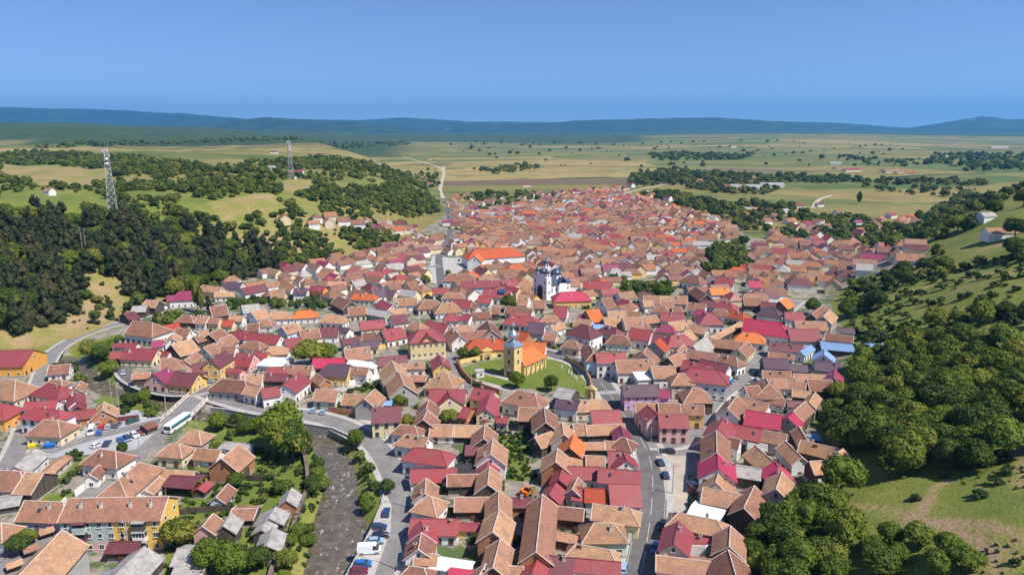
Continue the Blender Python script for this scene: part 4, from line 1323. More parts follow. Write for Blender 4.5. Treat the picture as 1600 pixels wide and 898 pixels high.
def place(A, B, L, w, he, hr, z0, form, rc, wc):
    c = (A + B) / 2
    a = max(L / 2, .6)
    rz = math.atan2(B[1] - A[1], B[0] - A[0])
    dist = math.hypot(c[0], c[1])
    ext = w * .85
    xa, xb = -a - (ext if form in 'ha' else 0), a + (ext if form in 'hb' else 0)
    flatroof = (hr - he) < .28 * w
    if form == 'o': kind = 'pavilion'
    elif he < 3.25 and (wc in 'dgb' or flatroof or a * w < 9): kind = 'shed'
    elif wc in 'dgb' and form == 'g' and he >= 4.4: kind = 'barn'
    elif he < 3.9 and wc == 'd': kind = 'shed'
    else: kind = 'house'
    ca, sa = math.cos(rz), math.sin(rz)
    base = -1.0 if z0 < 1 else -4.5
    root = thing({'house': 'house', 'barn': 'barn', 'shed': 'shed', 'pavilion': 'pavilion'}[kind], None, kind, (c[0], c[1], z0), rz)
    gf = 'g' if form == 'o' else form
    roof = put('roof', roof_mesh(gf, a, w, he, hr, [ROOF[rc], LIGHTER[rc], DARKTRIM if rc in 'tbo' else ROOF[rc]]), root)
    HOUSES.append(dict(o=root, kind=kind, form=form, roof=rc, wall=wc, he=he, xy=(c[0], c[1]), z=z0, size=a * w * 4, flat=flatroof, L=2 * a, half=(xb - xa) / 2, w=w, px=pixel((c[0], c[1], z0 + he))))
    mid = (xa + xb) / 2
    FOOT.append((c[0] + mid * ca, c[1] + mid * sa, ca, sa, (xb - xa) / 2, w))
    if form == 'o':
        for sx in (-1, 1):
            for sy in (-1, 1):
                mb = MB(); mb.box((0, 0, he / 2 - .3), (.28, .28, he + .4))
                put('post', mb.mesh('post', WALL['y'] if rc == 'm' else STEEL), root, (sx * (a - .3), sy * (w - .3), 0))
        mb = MB(); mb.box((0, 0, 0), (2 * a, .16, .24))
        for sy in (-1, 1): put('beam', mb.mesh('beam', DARKTRIM), root, (0, sy * (w - .3), he - .35))
        return root
    put('wall', wall_mesh(form, a, w, he, hr, [WALL[wc], PLINTH], base), root)
    # openings on the sides that face the valley and the street
    sides = [((0, -1), xa, xb, 's', w), ((0, 1), xa, xb, 'n', w), ((-1, 0), -w, w, 'w', -xa), ((1, 0), -w, w, 'e', xb)]
    view = np.array([-c[0], -c[1]]) / dist
    fancy = dist < 330
    made_door = False
    budget = 12 if fancy else (8 if dist < 430 else 4)
    rows = [1.55] if he < 5 else ([1.6, 4.4] if he < 7.6 else [1.6, 4.3, 6.9])
    for nrm, lo, hi, key, off in sides:
        wx, wy = nrm[0] * ca - nrm[1] * sa, nrm[0] * sa + nrm[1] * ca
        if wx * view[0] + wy * view[1] < .12: continue
        rot = math.atan2(nrm[1], nrm[0]) + math.pi / 2
        def at(u, z, push=0.0):
            return ((u, nrm[1] * (off + push), z) if key in 'sn' else (nrm[0] * (off + push), u, z))
        length = hi - lo
        if kind in ('barn', 'shed') and wc in 'dgb':
            if not made_door and length > 3.6 and he > 2.6:
                put('door', DOOR[3] if he > 3.4 else DOOR[0], root, at((lo + hi) / 2, 0, .05), rot)
                made_door = True
            if kind == 'barn' and key in 'we' and hr > he + 1.5:
                put('window', WIN[3], root, at(0, he + (hr - he) * .3, .02), rot)
            continue
        n = int(length / 2.9)
        if n < 1 or he < 2.5: continue
        n = min(n, 6)
        door_at = R.randrange(n) if (not made_door and fancy and n > 1) else -1
        wm = WIN[R.choice((0, 0, 1, 2))] if wc not in 'dg' else WIN[3]
        for ri, z in enumerate(rows):
            if z > he - .8: continue
            for i in range(n):
                if budget <= 0: break
                u = lo + length * (i + .5) / n
                if ri == 0 and i == door_at:
                    put('door', DOOR[R.choice((0, 0, 1))], root, at(u, .1, .05), rot)
                    made_door = True
                else:
                    put('window', wm, root, at(u, z, .02), rot)
                budget -= 1
        hip = form in ('ha' if key == 'w' else 'hb')
        if key in 'we' and not hip and hr - he > 2.2 and w > 2.6:
            put('window', WIN[1], root, at(0, he + (hr - he) * .28, .02), rot)
    if kind == 'house' and rc not in 'skgl' and he >= 3.4 and not flatroof:
        for i in range(R.choice((0, 1, 1, 1, 2)) if a * w > 10 else R.choice((0, 1))):
            u = R.uniform(-.8, .8) * a
            yv = R.choice((-1, 1)) * R.uniform(.15, .5) * w if i == 0 else R.choice((-1, 1)) * .3 * w
            zr = hr - abs(yv) * (hr - he) / w
            put('chimney', CHIMNEY[R.choice((0, 0, 1, 2))], roof, (u, yv, zr))
    # a skylight or a loft hatch breaks up some of the larger near roofs
    if fancy and kind == 'house' and R.random() < .25 and a * w > 14 and not flatroof:
        sgn = -1 if -sa * view[0] * -1 + 0 > 9 else (-1 if (sa * view[0] - ca * view[1]) > 0 else 1)
        mb = MB(); mb.box((0, 0, 0), (.8, 1.1, .12), 0); mb.box((0, 0, .05), (.62, .92, .1), 1)
        yv = sgn * w * .5
        o = put('roof_window', mb.mesh('roof_window', [DARKM, GLASS]), roof, (R.uniform(-.6, .6) * a, yv, hr - abs(yv) * (hr - he) / w + .06))
        o.rotation_euler[0] = -sgn * math.atan((hr - he) / w)
    return root

for line in BUILDINGS.strip().splitlines():
    house(line)

# ------------------------------------------------------------------ the yellow church
def sp(s, x, y):
    o = SHEETS[s]
    return o[0] + x / 4.9875, o[1] + y / 4.9875

def frame_of(corner, along):
    """origin at a corner on the ground, x axis towards a second ground point"""
    a, b = flat(*corner), flat(*along)
    return a, math.atan2(b[1] - a[1], b[0] - a[0]), float(np.linalg.norm((b - a)[:2]))

SILVER = mat('tin cladding', (.50, .54, .60), .32, .75)
YELW = plaster('church yellow plaster', (.76, .56, .22))
YELT = plaster('tower ochre plaster', (.68, .50, .24))
GOLD = mat('gilt', (.75, .52, .15), .3, .9)

def cross_mesh(h, m):
    mb = MB()
    mb.box((0, 0, h / 2), (.12, .12, h)); mb.box((0, 0, h * .68), (h * .5, .12, .12))
    return mb.mesh('cross', m)

def arch_window_mesh(w, h, frame, pane):
    mb = MB()
    n = 8
    out = [(-w / 2 - .14, -h / 2), (w / 2 + .14, -h / 2)] + [((w / 2 + .14) * math.cos(math.pi * k / n), h / 2 - w / 2 + (w / 2 + .14) * math.sin(math.pi * k / n)) for k in range(n + 1)]
    inn = [(-w / 2, -h / 2 + .12), (w / 2, -h / 2 + .12)] + [((w / 2) * math.cos(math.pi * k / n), h / 2 - w / 2 + (w / 2) * math.sin(math.pi * k / n)) for k in range(n + 1)]
    mb.face([(x, -.08, z) for x, z in out], 0)
    for i in range(len(out)):
        p, q = out[i], out[(i + 1) % len(out)]
        mb.face([(p[0], .05, p[1]), (q[0], .05, q[1]), (q[0], -.08, q[1]), (p[0], -.08, p[1])], 0)
    mb.face([(x, -.10, z) for x, z in inn], 1)
    return mb.mesh('window', [frame, pane])

def yellow_church():
    A, B, w, hr, z0 = solve(sp('L', 882, 655), sp('L', 985, 613), sp('L', 970, 742), 4.6, 1.05)
    axis = math.atan2(B[1] - A[1], B[0] - A[0])
    corner = flat(*sp('L', 815, 858))
    s, H = 5.2, 13.2
    tc = corner + np.array([math.cos(axis) * s / 2 - math.sin(axis) * s / 2, math.sin(axis) * s / 2 + math.cos(axis) * s / 2, 0])
    root = thing('church', 'yellow church with square tower, silver onion dome and bright orange nave roof', 'church', (tc[0], tc[1], 0), axis)
    mb = MB()
    mb.box((0, 0, H / 2 - .5), (s, s, H + 1), 0)
    for z in (4.4, 9.0, H - .15): mb.box((0, 0, z), (s + .3, s + .3, .3), 1)
    for sx in (-1, 1):
        for sy in (-1, 1): mb.box((sx * (s / 2 - .25), sy * (s / 2 - .25), 6), (.62, .62, 12.6), 1)
    tw = mb.build('tower', [YELT, YELW], root)
    mb = MB()
    for k in range(2):
        z0_, z1_, r0, r1 = ((H, H + .9, s / 2 + .5, 2.6), (H + .9, H + 1.9, 2.6, 1.5))[k]
        a_ = [(-r0, -r0), (r0, -r0), (r0, r0), (-r0, r0)]
        b_ = [(-r1, -r1), (r1, -r1), (r1, r1), (-r1, r1)]
        mb.hexa([(x, y, z0_) for x, y in a_] + [(x, y, z1_) for x, y in b_])
    mb.build('tower_roof', SILVER, root)
    prof = [(1.35, H + 1.8), (1.35, H + 2.5), (1.55, H + 2.6), (1.95, H + 3.2), (2.15, H + 3.9), (2.05, H + 4.7), (1.6, H + 5.5), (1.0, H + 6.1), (.55, H + 6.6), (.42, H + 7.2), (.75, H + 7.35), (.72, H + 8.2), (.85, H + 8.3), (.7, H + 8.9), (.3, H + 9.5), (.12, H + 10.3), (.05, H + 11.5)]
    mb = MB(); mb.lathe(prof, n=16); dome = mb.build('onion_dome', SILVER, root, True)
    mb = MB(); mb.lathe([(.02, .0), (.3, .15), (.36, .4), (.3, .65), (.02, .8)], n=10); mb.build('finial_ball', GOLD, dome, True, (0, 0, H + 11.3))
    put('cross', cross_mesh(1.6, GOLD), dome, (0, 0, H + 12))
    aw = arch_window_mesh(.95, 1.9, YELW, GLASS)
    for z in (11.0, 6.8):
        for (x, y, r) in ((0, -s / 2 - .02, 0), (-s / 2 - .02, 0, -math.pi / 2)):
            o = put('window', aw, tw, (x, y, z)); o.rotation_euler[2] = r
    mb = MB(); mb.lathe([(.0, -.06), (.72, -.06), (.78, .0), (.78, .08), (.0, .08)], n=20)
    o = mb.build('clock_face', WHITEM, tw, False, (-s / 2 - .03, 0, 3.1)); o.rotation_euler = (0, -math.pi / 2, 0)
    o = put('door', DOOR[2], tw, (-s / 2 - .03, 0, 0)); o.rotation_euler[2] = -math.pi / 2
    # nave, along +x behind the tower
    ca, sa = math.cos(-axis), math.sin(-axis)
    far = B - tc
    xb = far[0] * ca - far[1] * sa
    x0, x1 = s / 2 - .1, max(xb, s / 2 + 9)
    cx = (x0 + x1) / 2
    half = (x1 - x0) / 2
    w = min(max(w, 4.6), 6.2); he = 5.0; hr = he + w * 1.0
    nave = put('nave_wall', wall_mesh('b', half, w, he, hr, [YELW, PLINTH], -1), root, (cx, 0.6, 0))
    put('nave_roof', roof_mesh('b', half, w, he, hr, [ROOF['o'], ROOF['o'], DARKTRIM]), root, (cx, 0.6, 0))
    for i in range(4):
        put('window', arch_window_mesh(1.0, 2.0, WHITEM, GLASS), nave, (-half + (i + .6) * (half * 2 + w * .7) / 4.2, -w - .02, 2.9))
    for i in range(5):
        mb = MB(); mb.box((0, 0, 1.7), (.7, .9, 3.8), 0, 0, .8); put('buttress', mb.mesh('buttress', YELW), root, (x0 + 1.2 + i * (half * 2 + w * .6) / 4.4, .6 - w - .4, 0))
yellow_church()

# ------------------------------------------------------------------ the white church with its towers and dome
def white_church():
    corner = flat(853.7, 469.5)
    axis = math.radians(38)
    Wd, Ln = 11.5, 20.0
    WH = plaster('church white plaster', (.82, .81, .79), .8)
    SL = mat('slate blue tin', (.075, .095, .15), .35, .3)
    root = thing('church', 'white church with dark domed towers and slate blue nave roof', 'church', tuple(corner), axis)
    # x along the nave, y across the facade (to the left of the nave side)
    mb = MB(); mb.box((Ln / 2, Wd / 2, 4), (Ln, Wd - 2, 10)); mb.box((Ln * .62, Wd / 2, 4), (6.5, Wd + 2, 9.6)); mb.build('nave_wall', WH, root)
    o = put('nave_roof', roof_mesh('b', Ln / 2 - 2.5, Wd / 2 - .8, 9, 13.0, [SL, SL, SL]), root, (Ln / 2 - 1.5, Wd / 2, 0))
    o = put('transept_roof', roof_mesh('g', Wd / 2 + 1, 3.3, 8.8, 12.2, [SL, SL, SL]), root, (Ln * .62, Wd / 2, 0)); o.rotation_euler[2] = math.pi / 2
    mb = MB(); mb.box((2.2, Wd / 2, 7.5), (4, Wd - 5, 16)); fac = mb.build('facade', WH, root)
    mb = MB(); mb.lathe([(2.2, 0), (2.2, .8), (1.7, 1.8), (.9, 2.6), (.2, 3.1), (.05, 4.2)], n=14); gable = mb.build('facade_roof', SL, root, True, (2.2, Wd / 2, 15.5))
    mb = MB()
    mb.face([(-.12, Wd / 2 - 2.4 + 4.8 * k / 10, 0) for k in range(11)][::-1] + [(-.12, Wd / 2 + 2.4 * math.cos(math.pi - math.pi * k / 12), 6.2 + 2.4 * math.sin(math.pi * k / 12)) for k in range(13)])
    mb.build('porch_arch', GLASS, root)
    def tower(x, y, h, r, dome_h):
        mb = MB()
        mb.box((0, 0, h / 2 - .5), (r * 2, r * 2, h + 1))
        for z in (h * .55, h): mb.box((0, 0, z), (r * 2 + .35, r * 2 + .35, .35))
        t = put('tower', mb.mesh('tower', WH), root, (x, y, 0))
        mb = MB(); mb.lathe([(r * .8, h), (r * .8, h + 2.6), (r * .95, h + 2.7)], n=8)
        put('belfry', mb.mesh('belfry', WH), t)
        mb = MB(); mb.lathe([(r * .95, 0), (r * 1.0, .5), (r * .86, 1.3), (r * .52, 2.1), (r * .22, 2.6), (r * .12, 3.3), (.05, 4.2)], n=14)
        put('dome', mb.mesh('dome', SL, True), t, (0, 0, h + 2.6))
        put('cross', cross_mesh(1.5, GOLD), t, (0, 0, h + 6.4))
        w = arch_window_mesh(.8, 2.0, WH, GLASS)
        for z in (h * .78, h * .35):
            put('window', w, t, (0, -r - .02, z))
            o = put('window', w, t, (-r - .02, 0, z)); o.rotation_euler[2] = -math.pi / 2
        for k in range(4):
            a = k * math.pi / 2 - math.pi / 2
            o = put('window', arch_window_mesh(.7, 1.7, WH, DARKM), t, (math.cos(a) * r * .78, math.sin(a) * r * .78, h + 1.3)); o.rotation_euler[2] = a + math.pi / 2
    tower(1.7, 1.5, 13.5, 1.75, 3)
    tower(1.7, Wd - 1.5, 13.5, 1.75, 3)
    tower(4.6, Wd / 2, 18.5, 1.6, 3)
    mb = MB(); mb.lathe([(3.0, 8), (3.0, 13.4), (3.25, 13.6)], n=12); drum = put('drum', mb.mesh('drum', WH), root, (Ln * .62, Wd / 2, 0))
    mb = MB(); mb.lathe([(3.3, 0), (3.35, .5), (3.15, 1.4), (2.5, 2.4), (1.6, 3.1), (.7, 3.6), (.3, 3.9), (.25, 4.5), (.05, 5.2)], n=20); put('dome', mb.mesh('dome', SL, True), drum, (0, 0, 13.5))
    put('cross', cross_mesh(1.6, GOLD), drum, (0, 0, 18.4))
    for k in range(8):
        a = 2 * math.pi * k / 8
        o = put('window', arch_window_mesh(.8, 2.2, WH, GLASS), drum, (math.cos(a) * 2.95, math.sin(a) * 2.95, 11.7)); o.rotation_euler[2] = a + math.pi / 2
    for i in range(5):
        put('window', arch_window_mesh(.9, 2.6, WH, GLASS), root, (5.2 + i * 3.2, -.02 if 3 > i > 1 else .98, 5.2))
    FOOT.append((corner[0] + math.cos(axis) * Ln / 2 - math.sin(axis) * Wd / 2, corner[1] + math.sin(axis) * Ln / 2 + math.cos(axis) * Wd / 2, math.cos(axis), math.sin(axis), Ln / 2, Wd / 2))
white_church()

# ------------------------------------------------------------------ the yellow school and the apartment block
def school():
    a, rz, L = frame_of(sp('K', 1207, 608), sp('K', 1480, 586))
    D, he = 11.5, 8.0
    root = thing('school', 'two-storey yellow school building with rows of windows under red roof', 'school', tuple(a), rz)
    mb = MB(); mb.box((L / 2, D / 2, 3.5), (L, D, 9)); mb.box((L / 2, D / 2, 4.15), (L + .16, D + .16, .28), 1); mb.box((L / 2, D / 2, .25), (L + .2, D + .2, 1.1), 1)
    wall = mb.build('wall', [plaster('school yellow plaster', (.74, .56, .26)), plaster('school trim', (.72, .62, .45))], root)
    w = D / 2
    roof = put('roof', roof_mesh('h', L / 2 - w * .85, w, he, he + 4.0, [ROOF['r'], ROOF['r'], ROOF['r']]), root, (L / 2, D / 2, 0))
    cg = put('roof_gable', roof_mesh('g', 3.2, 3.6, he + .2, he + 2.9, [ROOF['r'], ROOF['r'], ROOF['r']]), roof, (0, -D / 2 + 2.6, 0)); cg.rotation_euler[2] = math.pi / 2
    put('gable_wall', wall_mesh('g', 3.0, 3.5, he + .2, he + 2.9, [MATS['school yellow plaster'], MATS['school trim']], 7.6), wall, (L / 2, 2.9, 0)).rotation_euler[2] = math.pi / 2
    for i in range(6):
        for z in (1.9, 6.0): put('window', WIN[0], wall, (L * (i + .5) / 6, -.03, z))
    for i in range(3):
        for z in (1.9, 6.0):
            o = put('window', WIN[0], wall, (L + .03, D * (i + .5) / 3, z)); o.rotation_euler[2] = math.pi / 2
    for x in (.3, .72): put('chimney', CHIMNEY[0], roof, (L * (x - .5), 1, he + 2.6))
    FOOT.append((a[0] + math.cos(rz) * L / 2 - math.sin(rz) * D / 2, a[1] + math.sin(rz) * L / 2 + math.cos(rz) * D / 2, math.cos(rz), math.sin(rz), L / 2, D / 2))
school()

def apartments():
    he = 8.6
    A, B, w, hr, z0 = solve(sp('A', 540, 300), sp('A', 1305, 285), sp('A', 860, 466), he, .62)
    c = (A + B) / 2; L = float(np.linalg.norm((B - A)[:2])); rz = math.atan2(B[1] - A[1], B[0] - A[0])
    a = L / 2
    root = thing('apartment_block', 'long apartment block painted half grey green and half yellow under tiled roof', 'apartment block', (c[0], c[1], 0), rz)
    roof = put('roof', roof_mesh('g', a, w, he, hr, [ROOF['t'], RIDGE, DARKTRIM]), root)
    GG, YY, PP = plaster('grey green plaster', (.45, .52, .47)), plaster('block yellow plaster', (.78, .52, .13)), plaster('block pink plaster', (.74, .42, .42))
    put('wall', wall_mesh('g', a, w, he, hr, [YY, PLINTH], -1), root)
    mb = MB(); mb.box((-a + L * .26, -w - .03, 5.6), (L * .52, .1, 5.8)); mb.box((-a - .03, 0, 4.2), (.1, w * 2, 8.6)); mb.build('green_front', GG, root)
    mb = MB(); mb.box((L * .26 - a + L * .26, -w - .04, 1.3), (L * .48, .12, 2.7)); mb.box((a + .03, 0, 1.3), (.1, w * 2, 2.7)); mb.build('base_wall', plaster('block base render', (.46, .47, .45)), root)
    mb = MB(); mb.box((-a + L * .42, -w - .05, 1.3), (L * .22, .16, 2.6)); mb.build('pink_front', PP, root)
    for i in range(9):
        u = -a + L * (i + .5) / 9
        for z in (1.5, 4.5, 7.3):
            if i in (1, 7) and z > 2: continue
            put('window', WIN[(i + int(z)) % 2], root, (u, -w - .10, z))
    for i in range(2):
        for z in (1.5, 4.5, 7.3):
            o = put('window', WIN[1], root, (a + .09, -w + 2 * w * (i + .5) / 2, z)); o.rotation_euler[2] = math.pi / 2
    for u, m, top in ((-a + L * .205, ROOF['m'], ROOF['m']), (-a + L * .795, WHITEM, ROOF['g'])):
        b = MB(); b.box((0, 0, .5), (L * .12, 1.5, 1.1), 0); b.box((0, 0, -.1), (L * .125, 1.6, .18), 2); b.box((0, .1, 1.75), (L * .118, 1.3, 1.4), 1)
        for k in range(5): b.box((-L * .058 + k * L * .029, -.58, 1.75), (.1, .1, 1.4), 0)
        b.box((0, -.05, 2.55), (L * .13, 1.8, .14), 2)
        put('balcony', b.mesh('balcony', [m, GLASS, CAPM]), root, (u, -w - .75, 3.3))
        b = MB(); b.box((0, 0, .5), (L * .12, 1.4, 1.0), 0); b.box((0, 0, -.1), (L * .125, 1.5, .18), 2); b.box((0, .1, 1.5), (L * .118, 1.1, 1.1), 1); b.box((0, -.1, 2.15), (L * .13, 1.7, .12), 3)
        put('balcony', b.mesh('balcony', [GG if m is not WHITEM else MATS['dark boards'], GLASS, CAPM, top]), root, (u, -w - .7, 6.15))
    for u in (-.68, -.27, .32, .73): put('chimney', CHIMNEY[2], roof, (u * a, -w * .45, he + (hr - he) * .55))
    FOOT.append((c[0], c[1], math.cos(rz), math.sin(rz), a, w))
apartments()

# ------------------------------------------------------------------ bridge, river walls, churchyard wall, yard walls
def wall_line(name, label, cat, px, h, th, m, coping=None, z=None, base=-.3):
    line = [land(x, y) if z is None else flat(x, y, z) for x, y in px]
    mb = MB()
    for a, b in zip(line, line[1:]):
        d = (b - a)[:2]; L = float(np.linalg.norm(d)); d = d / max(L, 1e-6)
        n = np.array([d[1], -d[0]]) * th / 2
        e = d * th * .48
        p = [(*((a[:2] - e) + n), a[2] + base), (*((b[:2] + e) + n), b[2] + base), (*((b[:2] + e) - n), b[2] + base), (*((a[:2] - e) - n), a[2] + base)]
        q = [(x, y, zz - base + h) for x, y, zz in p]
        mb.hexa(p + q, 0)
    root = mb.build(name, m)
    if coping:
        cb = MB()
        for a, b in zip(line, line[1:]):
            d = (b - a)[:2]; L = float(np.linalg.norm(d)); d = d / max(L, 1e-6)
            n = np.array([d[1], -d[0]]) * (th / 2 + .1)
            p = [(*(a[:2] + n), a[2] + h + .003), (*(b[:2] + n), b[2] + h + .003), (*(b[:2] - n), b[2] + h + .003), (*(a[:2] - n), a[2] + h + .003)]
            cb.hexa(p + [(x, y, zz + .14) for x, y, zz in p], 0)
        cb.build('coping', coping, root)
    return tag(root, label, cat)

def bridge():
    a, b = flat(314, 616), flat(270, 658)
    d = (b - a)[:2]; L = float(np.linalg.norm(d)); rz = math.atan2(d[1], d[0]); c = (a + b) / 2
    root = thing('bridge', 'concrete road bridge with red and white railings over the small river', 'bridge', (c[0], c[1], 0), rz)
    mb = MB(); mb.box((0, 0, -.45), (L, 9.2, .85)); mb.build('deck', CAPM, root)
    mb = MB()
    for s in (-1, 1): mb.box((s * (L / 2 - .5), 0, -2.2), (1.4, 9, 3.4))
    mb.build('abutment', CAPM, root)
    SAL = mottled('salmon railing paint', (.66, .34, .22), (.55, .28, .18), 2)
    n = int(L / 1.6)
    for s in (-1, 1):
        mb = MB()
        mb.box((0, s * 4.35, .10), (L, .42, .28), 1)
        for k in range(n): mb.box((-L / 2 + (k + .5) * L / n, s * 4.35, .62), (L / n * .5, .22, .85), k % 2)
        mb.box((0, s * 4.35, 1.1), (L, .26, .14), 1)
        mb.build('railing', [SAL, plaster('railing white', (.72, .68, .6))], root)
bridge()
wall_line('river_wall', 'grey stone embankment wall below the curving river road', 'wall', [(330, 640), (352, 642), (420, 655), (470, 664), (520, 672), (545, 683), (562, 698)], .9, .5, mottled('embankment stone', (.36, .34, .31), (.26, .245, .22), .8), CAPM, base=-3.2)
wall_line('river_wall', 'pale concrete parapet between the riverside parking bays and the water', 'wall', [(600, 770), (596, 790), (580, 830), (560, 868), (543, 898), (520, 950)], .8, .4, CAPM, None, base=-3.2)
wall_line('flood_wall', 'brown flood wall winding along the garden side of the river', 'wall', [(474, 708), (479, 730), (481, 752), (478, 775), (470, 792), (464, 812), (455, 838), (440, 864), (427, 890), (415, 930)], 1.7, 1.0, mottled('brown concrete', (.20, .155, .125), (.15, .115, .095), .8))
wall_line('churchyard_wall', 'brick churchyard wall with pillars along the lane below the church', 'wall', [(714, 568), (724, 586), (737, 600), (756, 608), (780, 616)], 2.0, .5, WALL['b'], ROOF['t'])
wall_line('churchyard_wall', 'ochre churchyard wall curving beside the main street', 'wall', [(884, 561), (900, 571), (915, 583), (922, 597), (925, 612), (923, 622)], 1.9, .5, plaster('ochre plaster', (.50, .36, .17)), ROOF['b'])
wall_line('churchyard_wall', 'bright yellow churchyard wall beside the arched gate', 'wall', [(719, 568), (750, 562), (756, 560)], 1.8, .5, YELW)
wall_line('churchyard_wall', 'bright yellow churchyard wall running from the arched gate to the tower', 'wall', [(766, 559), (775, 557), (790, 556)], 1.8, .5, YELW)
def gate(label, px, rz, m):
    c = land(*px)
    root = thing('gateway', label, 'gateway', tuple(c), rz)
    mb = MB()
    for s in (-1, 1): mb.box((s * 1.6, 0, 1.6), (1.0, 1.1, 3.8))
    n = 8
    for k in range(n):
        t0, t1 = math.pi * k / n, math.pi * (k + 1) / n
        p = [(1.1 * math.cos(t0), 2.3 + 1.1 * math.sin(t0)), (1.1 * math.cos(t1), 2.3 + 1.1 * math.sin(t1))]
        mb.hexa([(p[0][0], -.55, p[0][1]), (p[0][0], .55, p[0][1]), (p[1][0], .55, p[1][1]), (p[1][0], -.55, p[1][1]), (p[0][0], -.55, 4.2), (p[0][0], .55, 4.2), (p[1][0], .55, 4.2), (p[1][0], -.55, 4.2)][::-1])
    mb.box((0, 0, 4.3), (4.6, 1.4, .3))
    mb.build('arch', m, root)
    mb = MB(); mb.hexa([(-2.2, -.6, 4.45), (2.2, -.6, 4.45), (2.2, .6, 4.45), (-2.2, .6, 4.45), (-.1, -.3, 5.7), (.1, -.3, 5.7), (.1, .3, 5.7), (-.1, .3, 5.7)]); mb.build('pediment', m, root)
gate('yellow arched churchyard gateway with pediment behind the tower', (761, 562), .15, YELW)
gate('yellow arched gateway where the churchyard meets the main street', (923, 624), -.5, YELW)
def hut():
    c = land(749, 588)
    root = thing('white_kiosk', 'small white flat roofed kiosk on the churchyard grass', 'kiosk', tuple(c), .3)
    mb = MB(); mb.box((0, 0, 1.3), (3.4, 2.8, 2.8)); mb.build('wall', WALL['w'], root)
    mb = MB(); mb.box((0, 0, 2.8), (3.9, 3.3, .22)); mb.build('roof', CAPM, root)
    put('window', WIN[3], root, (.5, -1.44, 1.5)); o = put('door', DOOR[1], root, (-.8, -1.44, 0))
hut()
for i, (px, py) in enumerate([(878, 576), (889, 583), (893, 587), (898, 591), (901, 594)]):
    c = land(px, py)
    mb = MB(); mb.box((0, 0, .45), (.5, .22, 1.5), 0, 0, .85); mb.box((0, 0, 1.35), (.75, .3, .18), 0); mb.box((0, 0, 1.6), (.24, .2, .5))
    tag(put('memorial_stone', mb.mesh('memorial_stone', WALL['w']), None, tuple(c)), 'white memorial stone in the row on the churchyard lawn', 'memorial stone', 'white memorial stones on the lawn')
WALLS = [('white plastered street wall beside the road up from the bridge', [(118, 776), (145, 755), (170, 735)], 2.0, WALL['w']), ('maroon sheet fence below the blue and white tiled house', [(45, 848), (60, 833), (74, 818)], 2.0, ROOF['m']),
         ('white plastered street wall below the long tiled house', [(76, 815), (90, 800), (104, 786)], 2.0, WALL['w']), ('yellow panel fence beside the maroon sheet fence', [(36, 856), (43, 850)], 2.2, WALL['y']),
         ('maroon board fence beside the car park', [(181, 659), (200, 657), (217, 655)], 1.8, ROOF['m']), ('raspberry fence by the gravel square', [(1075, 770), (1085, 772), (1095, 775)], 2.2, ROOF['m']),
         ('dark board fence across the orchard beside the vegetable garden', [(730, 768), (760, 768), (788, 766)], 1.8, WALL['d']), ('brick garden wall behind the barn by the river road', [(513, 643), (535, 647), (556, 650)], 2.2, WALL['b']),
         ('dark board fence across the middle of the riverside gardens', [(316, 745), (360, 748), (410, 752)], 1.7, WALL['d']), ('white wall along the hillside road beside the raspberry roofed house', [(243, 487), (270, 479), (302, 473)], 1.5, WALL['w']),
         ('yellow playground wall beside the school', [(590, 546), (617, 540), (640, 534)], 2.0, WALL['y']), ('dark board fence below the yellow gabled apartment block', [(275, 805), (300, 802), (360, 797)], 1.8, WALL['d']),
         ('tall white gable wall beside the barns on the main street', [(1076, 874), (1100, 876), (1122, 868)], 4.0, WALL['w']), ('grey slatted yard fence behind the long red roof', [(905, 692), (925, 690), (965, 690)], 2.6, WALL['d']),
         ('white yard gate wall beside the street of the purple house', [(546, 602), (570, 596), (596, 589)], 2.0, WALL['w'])]
for lab, px, h, m in WALLS:
    wall_line('fence' if 'fence' in lab else 'yard_wall', lab, 'fence' if 'fence' in lab else 'wall', px, h, .22, m)

